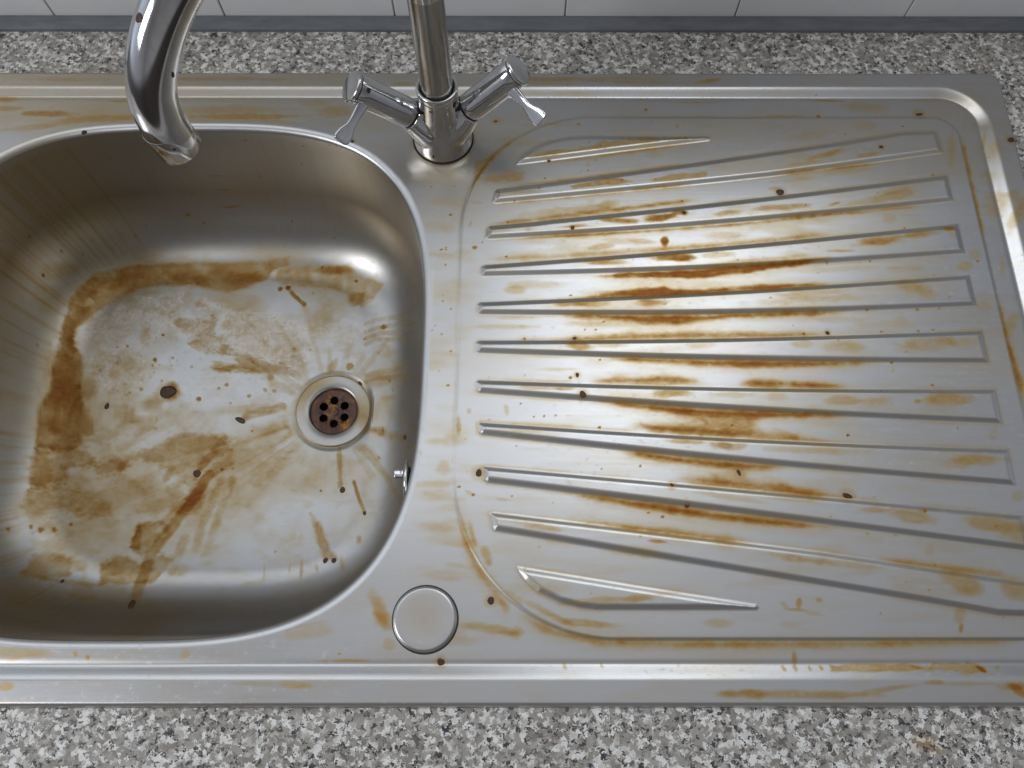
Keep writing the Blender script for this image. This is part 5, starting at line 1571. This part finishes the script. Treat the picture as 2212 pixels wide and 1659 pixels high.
def build_bowl():
    R_, Q_ = bowl_loft(960, 240)
    nr, na = R_.shape[:2]
    V_ = R_.reshape(-1, 3); q = Q_.reshape(-1, 2)
    I = np.arange(nr * na).reshape(nr, na); J = np.roll(I, -1, 1)
    F_ = np.stack([I[:-1], J[:-1], J[1:], I[1:]], -1).reshape(-1, 4)
    x, y = q[:, 0].copy(), q[:, 1].copy()
    D = paint(x, y, BOWL_STAINS, (-164.5, 223.5))
    z = V_[:, 2]
    ang = np.arctan2(V_[:,1] - BY, V_[:,0] - BX)
    # vertical runs down the walls
    run = vnoise(ang * 190, z * .25, 3.2, 60, 12, 3)
    wallm = ss((z + 146) / 14)
    left = ss((-(V_[:,0]) - 330) / 60)
    back = ss((V_[:,1] - 330) / 60)
    lip = ss((-z - 7) / 9)
    D *= .85
    D += lip * wallm * np.clip(run - .46, 0, 1) * (.22 + .8 * left)
    D += lip * wallm * (.02 + .10 * left + .04 * back) + left * ss((V_[:,1] - 120) / 150) * .12
    film = np.clip(vnoise(x, y, 60, 45, 14, 4) - .40, 0, 1) * 1.3 + .9 * np.clip(vnoise(x + 12 * vnoise(x, y, 14, 14, 31, 2), y, 13, 10, 15, 4) - .47, 0, 1)
    D += film * (1 - wallm) * (.5 + .5 * left)
    dd = np.hypot(x + 164.5, y - 223.5)
    D += .35 * np.exp(-((dd - 35.6) / 1.0)**2)
    lime = np.clip(paint(x, y, BOWL_LIME), 0, 1.2) * np.clip(3.2 * vnoise(x + 10 * vnoise(x, y, 9, 9, 51, 2), y, 8, 7, 52, 4) - .95, 0, 1) * (1 - wallm)
    return mesh_obj('bowl', V_ * MM, F_, M_BOWL, sink, True, None, {'stain': D, 'bowl_shade': ss((-z - 5) / 14) * (.2 + .8 * ss((-z - 100) / 35)), 'lime': lime})  # painted shade deepens down the bowl, strongest on the floor
build_bowl()

# waste fitting
ZF = -154.9
def disc_poly(cx, cy, r, n, ph=0): return [(cx + r*math.cos(ph + 2*PI*i/n), cy + r*math.sin(ph + 2*PI*i/n)) for i in range(n)]
DCX, DCY = -164.5, 223.5
prof = [(0, 34.8), (.7, 34.6), (1.0, 34.1), (1.05, 33.2), (.75, 28), (.3, 24.5), (-.3, 23.0), (-1.2, 22.2), (-2.4, 21.9), (-7.0, 21.8)]
V, F = lathe((DCX, DCY, ZF), (0, 0, 1), prof, 128, False, False)
fl = mesh_obj('waste_flange', np.array(V), F, None, sink)
x = np.array(V)[:,0]/MM; y = np.array(V)[:,1]/MM
at = fl.data.attributes.new('stain', 'FLOAT', 'POINT')
angv = np.arctan2(y - DCY, x - DCX); rr = np.hypot(y - DCY, x - DCX)
dv = .04 + .4*np.exp(-((rr-34.6)/.6)**2) + .5*np.clip(np.cos(angv - 2.45), 0, 1)**4 * ss((rr-24)/4) + .4*np.exp(-((angv+.25)/.3)**2) + .3*np.clip(np.cos(angv-.15),0,1)**8
at.data.foreach_set('value', dv.astype(np.float32))
fl.data.attributes.new('bowl_shade', 'FLOAT', 'POINT').data.foreach_set('value', np.full(len(fl.data.vertices), 1.15, np.float32)); fl.data.materials.append(M_BOWL)  # flange colour darkened with the same painted shade as the bowl floor
sharp(fl, 60)
def strainer():
    outer = disc_poly(DCX, DCY, 22.0, 96)
    pts = list(outer); edges = [(i, (i+1) % 96) for i in range(96)]
    holes = []
    for k in range(6):
        a = math.radians(90 + 60*k + 3); cx_, cy_ = DCX + 11.3*math.cos(a), DCY + 11.3*math.sin(a); holes.append((cx_, cy_))
        n0 = len(pts); h = disc_poly(cx_, cy_, 4.0, 28); pts += h; edges += [(n0+i, n0+(i+1) % 28) for i in range(28)]
    # interior points for the dished shape
    for r in (2.5, 5, 17, 19.5):
        pts += disc_poly(DCX, DCY, r, int(8 + r*2), .1*r)
    v2, e2, f2, _, _, _ = delaunay_2d_cdt([Vector(p) for p in pts], edges, [], 0, 1e-6)
    F_ = []
    for f in f2:
        c = sum((v2[i] for i in f), Vector((0, 0))) / len(f)
        if all((c - Vector(h)).length > 3.9 for h in holes) and (c - Vector((DCX, DCY))).length < 22: F_.append(tuple(f))
    V_ = []
    for p in v2:
        r = (p - Vector((DCX, DCY))).length
        V_.append((p.x, p.y, ZF - 5.2 + 2.0*(r/22)**2 + 1.2*math.exp(-(r/4.0)**2)))
    bm = bmesh.new()
    vs = [bm.verts.new(Vector(v_) * MM) for v_ in V_]
    for f in F_:
        try: bm.faces.new([vs[i] for i in f])
        except ValueError: pass
    bmesh.ops.recalc_face_normals(bm, faces=bm.faces)
    me = bpy.data.meshes.new('strainer'); bm.to_mesh(me); bm.free()
    me.polygons.foreach_set('use_smooth', [True]*len(me.polygons)); me.materials.append(M_STRAIN)
    o = bpy.data.objects.new('strainer', me); COL.objects.link(o); o.parent = sink
    s = o.modifiers.new('solid', 'SOLIDIFY'); s.thickness = 1.0 * MM; s.offset = -1
    return o
strainer()
V, F = lathe((DCX, DCY, ZF - 5.4), (0, 0, 1), [(0, 4.6), (1.6, 4.5), (2.4, 3.9), (2.7, 2.6), (2.75, .01)], 40, False, False)
mesh_obj('centre_screw', np.array(V), F, M_STRAIN, sink)
V, F = lathe((DCX, DCY, ZF - 40), (0, 0, 1), [(0, 21.7), (0.1, 21.7), (33.6, 21.9)], 64, True, False)
o = mesh_obj('waste_pipe', np.array(V), F, M_BLACK, sink); sharp(o)

# overflow fitting on the right wall of the bowl: an oval ring with a bridge across it
OVX, OVY, OVZ = -74.6, 129.5, -26.0
ov = empty('overflow_fitting', (0, 0, 0)); ov.parent = sink
def ov_ring():
    P = []
    for i in range(64):
        t = 2*PI*i/64
        P.append((OVX - 1.2, OVY + 12.5*math.cos(t), OVZ + 9.0*math.sin(t)))
    V_ = []; F_ = []; n = 14
    for i, c in enumerate(P):
        t = 2*PI*i/64; out = Vector((0, math.cos(t)*9, math.sin(t)*12.5)).normalized()
        for k in range(n):
            a = 2*PI*k/n
            V_.append(tuple((Vector(c) + out*2.2*math.cos(a) + Vector((-1, 0, 0))*1.7*math.sin(a)) * MM))
    for i in range(64):
        for k in range(n):
            F_.append((i*n+k, i*n+(k+1) % n, ((i+1) % 64)*n+(k+1) % n, ((i+1) % 64)*n+k))
    return V_, F_
V, F = ov_ring(); mesh_obj('overflow_ring', np.array(V), F, M_CHROME, sink)
V, F = boxes([(OVX - 11, OVX - 3.2, OVY + .5, OVY + 6.5, OVZ - 3.0, OVZ + 3.0), (OVX - 3.4, OVX - .8, OVY - 12, OVY + 12, OVZ - 2.2, OVZ + 2.2)])
o = mesh_obj('overflow_bridge', np.array(V), F, M_CHROME, sink, smooth=False); add_bevel(o, 1.3, 3); o.data.polygons.foreach_set('use_smooth', [True]*len(o.data.polygons))
V, F = lathe((OVX + .8, OVY, OVZ), (-1, 0, 0), [(0, 8.5), (.9, 8.5)], 48); o = mesh_obj('overflow_hole', np.array(V), F, M_BLACK, sink); sharp(o)
bpy.data.objects.remove(ov)

# round blanking cover in the second tap hole
CX, CY = -56.3, 29.6
prof = [(0, 21.3), (.5, 21.3), (1.0, 21.0), (1.9, 19.9), (2.15, 19.3), (2.2, 18.6), (2.1, 15), (2.1, .01)]
V, F = lathe((CX, CY, ZD + .05), (0, 0, 1), prof, 128, False, False)
V = np.array(V); V[:, 2] += 0
cv = mesh_obj('tap_hole_cover', V, F, M_STEEL, sink)
x = V[:,0]/MM; y = V[:,1]/MM
at = cv.data.attributes.new('stain', 'FLOAT', 'POINT')
at.data.foreach_set('value', (.03 + .22*np.exp(-((x+60)**2 + (y-33)**2)/70) ).astype(np.float32))
V, F = lathe((CX + .1, CY - .1, ZD - .02), (0, 0, 1), [(0, 22.1), (.32, 22.0), (.40, 21.2)], 128, False, True)
o = mesh_obj('cover_gasket', np.array(V), F, M_BLACK, sink); sharp(o)

# ------------------------------------------------------------------ mixer tap
TX, TY = -55.5, 409.0
tap = empty('mixer_tap', (TX*MM, TY*MM, ZD*MM))
tag(tap, 'chrome monobloc mixer tap with two angled lever handles and a tall swan neck spout', 'tap')
def attach(o):
    o.parent = tap; o.matrix_parent_inverse = Matrix.Translation((-TX*MM, -TY*MM, -ZD*MM)); return o
ROT = math.radians(7.0)       # the tap is turned slightly, left arm forward
def arm_dir(s):
    h = math.cos(math.radians(43)); u = Vector((s*h, 0, math.sin(math.radians(43))))
    return Matrix.Rotation(ROT, 3, 'Z') @ u
# casting: body and two stub arms merged into one skin
V1, F1 = lathe((TX, TY, ZD), (0, 0, 1), [(0, 24.2), (2, 24.2), (6, 23.6), (14, 21.6), (24, 19), (36, 16.8), (50, 15.6), (57, 15.4)], 96)
allV = list(V1); allF = list(F1)
def merge(V_, F_):
    k = len(allV); allV.extend(V_); allF.extend([tuple(i + k for i in f) for f in F_])
for s in (-1, 1):
    u = arm_dir(s)
    V2, F2 = lathe(Vector((TX, TY, 11.0)), u, [(-4, 20.5), (6, 20.5), (14, 18.6), (22, 15.4), (28, 12.9), (31.6, 11.9)], 64)
    merge(V2, F2)
body = mesh_obj('tap_body', np.array(allV), allF, M_CHROME)
attach(body)
rm = body.modifiers.new('remesh', 'REMESH'); rm.mode = 'VOXEL'; rm.voxel_size = .55*MM; rm.use_smooth_shade = True
smo = body.modifiers.new('smooth', 'SMOOTH'); smo.iterations = 26; smo.factor = .6
# base ring and gasket
V, F = lathe((TX, TY, ZD - .3), (0, 0, 1), [(0, 25.1), (.7, 25.1), (.9, 24.0)], 96); attach(sharp(mesh_obj('base_gasket', np.array(V), F, M_BLACK)))
# collar and swivel spout
V, F = lathe((TX, TY, 55.5), (0, 0, 1), [(0, 15.0), (.3, 15.7), (1.2, 15.9), (5.2, 15.9), (6.0, 15.5), (6.3, 14.6), (5.6, 13.2), (3.5, 12.6)], 96, True, False)
attach(mesh_obj('collar', np.array(V), F, M_CHROME))
ua = math.radians(227); ux, uy = math.cos(ua), math.sin(ua)
prof = [(0, 57), (0, 90), (0, 140), (0, 180), (2, 208), (14, 238), (40, 260), (75, 270), (110, 268.5), (137, 260.5), (157, 249), (173, 234), (184, 217), (189.5, 201), (191.2, 187), (191.8, 177)]
P = catmull([(TX + s*ux + {201: 1.5, 187: 3.0, 177: 4.5}.get(z, 0), TY + s*uy, z) for s, z in prof], 14)
k_end = len(P) - 10
pipe = P
V, F = tube(pipe, 12.15, 96)
sp = attach(mesh_obj('spout', np.array(V), F, M_CHROME)); sharp(sp, 60)
# limescale on the riser: same pipe, lower length has its own dull finish
sp.data.materials.append(M_DULL)
for pgn in sp.data.polygons:
    c = pgn.center
    if math.hypot(c.x/MM - TX, c.y/MM - TY) < 14 and c.z < .15: pgn.material_index = 1
d_end = (P[-1] - P[-3]).normalized()
V, F = lathe(P[-1] - d_end*17, d_end, [(0, 12.0), (.12, 12.22), (17.2, 12.22), (17.45, 12.0), (17.45, 11.2), (14, 11.0)], 96, False, False)
attach(sharp(mesh_obj('aerator', np.array(V), F, M_CHROME), 60))
V, F = lathe(P[-1] - d_end*1.0, d_end, [(0, 10.6), (.3, 10.6)], 48); attach(sharp(mesh_obj('aerator_mesh', np.array(V), F, M_BLACK)))

for s in (-1, 1):
    u = arm_dir(s); o0 = Vector((TX, TY, 12.0))
    V, F = lathe(o0, u, [(32.0, 10.6), (32.6, 11.0), (33.4, 11.4), (38, 11.5), (60, 11.5), (74, 11.4), (81, 11.4), (81.6, 11.1)], 96)
    vb = mesh_obj('valve_handle', np.array(V), F, M_CHROME); attach(vb); sharp(vb, 50)
    def child(o):
        o.parent = vb; return o
    V, F = lathe(o0, u, [(30.5, 11.1), (33.2, 11.1)], 96); child(sharp(mesh_obj('joint_seam', np.array(V), F, M_BLACK)))
    V, F = lathe(o0, u, [(81.4, 10.7), (82.5, 10.7)], 96); child(sharp(mesh_obj('cap_seam', np.array(V), F, M_BLACK)))
    V, F = lathe(o0, u, [(82.4, 11.1), (82.7, 11.7), (83.2, 11.9), (84.8, 11.9), (85.6, 11.4), (85.9, 10.5), (86.0, .01)], 96, True, False)
    child(sharp(mesh_obj('end_cap', np.array(V), F, M_CHROME), 50))
    # lever: tapering bar that widens into a thumb pad
    sd_ = u.cross(Vector((0, 0, 1))).normalized()           # horizontal, across the arm
    if sd_.y > 0: sd_ = -sd_
    outv = Vector((u.x, u.y, 0)).normalized()
    root = o0 + u*74 + sd_*8
    dl = (sd_*1.0 + outv*.74 + Vector((0, 0, -.34))).normalized()
    wd = (u - dl*u.dot(dl)).normalized(); th = dl.cross(wd)
    st = [(-3, 5.0, 2.2), (3, 4.9, 2.1), (10, 3.9, 1.7), (17, 3.3, 1.45), (23, 4.0, 1.5), (26.5, 6.2, 1.5), (31, 6.9, 1.5), (35, 6.6, 1.5), (37.5, 5.0, 1.3)]
    V = []; F = []; n = 16
    for h, w_, t_ in st:
        for i in range(n):
            a = 2*PI*i/n; ca, sa = math.cos(a), math.sin(a)
            px = math.copysign(abs(ca)**.55, ca)*w_; py = math.copysign(abs(sa)**.55, sa)*t_
            bend = -0.010*max(0, h-8)**2 * .35
            V.append(tuple((root + dl*h + wd*px + th*py + Vector((0, 0, -bend))) * MM))
    for k in range(len(st) - 1):
        for i in range(n):
            j = (i+1) % n; F.append((k*n+i, k*n+j, (k+1)*n+j, (k+1)*n+i))
    F += [tuple(range(n))[::-1], tuple(range((len(st)-1)*n, len(st)*n))]
    lv = mesh_obj('lever', np.array(V), F, M_CHROME); child(lv)
    sharp(lv, 70); sb_ = lv.modifiers.new('sub', 'SUBSURF'); sb_.levels = 2; sb_.render_levels = 2

# ------------------------------------------------------------------ dried beads
def bead(loc, rx, ry, ang, label, nrm=(0, 0, 1), h=None):
    rn_ = random.Random(int(abs(loc[0]*7 + loc[1]*13)))
    n, m = 28, 8
    V = []; F = []
    hh = h or min(rx, ry)*.26
    ph = [rn_.uniform(0, 6.28) for _ in range(3)]
    a_, b_, c_ = frame(nrm)
    if abs(nrm[2]) > .9: a_, b_, c_ = Vector((1, 0, 0)), Vector((0, 1, 0)), Vector((0, 0, 1))
    ca, sa = math.cos(math.radians(-ang)), math.sin(math.radians(-ang))
    for k in range(m + 1):
        f = k / m; r = math.sin(f*PI/2) if k else 0; z = math.cos(f*PI/2)
        # slightly sunken middle, as dried syrup has
        z = hh*(z**.8 - .25*math.exp(-(f/.35)**2))
        for i in range(n):
            t = 2*PI*i/n; w_ = 1 + .08*math.sin(2*t+ph[0]) + .05*math.sin(3*t+ph[1]) + .02*math.sin(5*t+ph[2])
            X, Y = rx*r*w_*math.cos(t), ry*r*w_*math.sin(t)
            X, Y = X*ca - Y*sa, X*sa + Y*ca
            V.append(tuple((a_*X + b_*Y + c_*(z - .06)) * MM))
    for k in range(m):
        for i in range(n):
            j = (i+1) % n; F.append((k*n+i, (k+1)*n+i, (k+1)*n+j, k*n+j))
    o = mesh_obj('dried_drop', np.array(V), F, M_DROP)
    o.location = Vector(loc)*MM
    tag(o, label, 'dried drop', 'dark dried drops stuck to the sink and tap')
    return o
bowlR = bowl_loft(360, 120)[0].reshape(-1, 3)
def bowl_normal(p):
    R_ = BOWLN
    i = int(np.argmin(((R_[0] - np.array(p))**2).sum(1))); return R_[0][i], R_[1][i]
def _bn():
    G = bowl_loft(360, 120)[0]
    du = np.roll(G, -1, 1) - np.roll(G, 1, 1); dv_ = np.zeros_like(G); dv_[1:-1] = G[2:] - G[:-2]; dv_[0] = G[1]-G[0]; dv_[-1] = G[-1]-G[-2]
    n_ = np.cross(du, -dv_); n_ /= np.linalg.norm(n_, axis=2)[..., None] + 1e-9
    c = np.array([BX, BY, 300.]); flip = ((c - G)*n_).sum(2) < 0; n_[flip] *= -1
    return G.reshape(-1, 3), n_.reshape(-1, 3)
BOWLN = _bn()
for surf, p, rx, ry, ang, label in DROPS:
    if surf == 'deck':
        z = float(deck_z(np.array([p[0]]), np.array([p[1]]))[0])
        bead((p[0], p[1], z), rx*.76, ry*.76, ang, label)
    else:
        _, nn = bowl_normal(p)
        if p[2] > -2: nn = np.array([0, 0, 1.])
        bead(p, rx*.84, ry*.84, ang, label, tuple(nn))
bead((-172.8, 283.8, 252.8), 2.0, 2.6, 0, 'black drop near the top left of the spout where it leaves the picture', (-0.48, -0.46, 0.747))
bead((-165.8, 273.5, 227.1), 1.0, 2.0, 0, 'thin black drop on the right side of the curved spout', (0.849, -0.504, -0.161))
bead((-178.3, 258.1, 189.2), 0.9, 0.9, 0, 'tiny black drop on the outlet end of the spout', (0.388, -0.918, 0.08))
bead((-104.0, 396.6, 71.2), 1.8, 2.0, 0, 'black drop on the left tap handle', (0.628, -0.49, 0.604))
bead((-42.5, 400.4, 51.4), 2.3, 2.6, 0, 'round dark drop on the tap body just below the collar', (0.835, -0.551, 0.0))
bead((-60.8, 394.4, 50.3), 1.1, 1.1, 0, 'tiny dark drop on the left of the tap body', (-0.341, -0.94, 0.0))
bead((-62.4, 386.5, 5.1), 1.0, 1.8, 0, 'tiny black drop at the foot of the tap body', (-0.291, -0.957, 0.0))
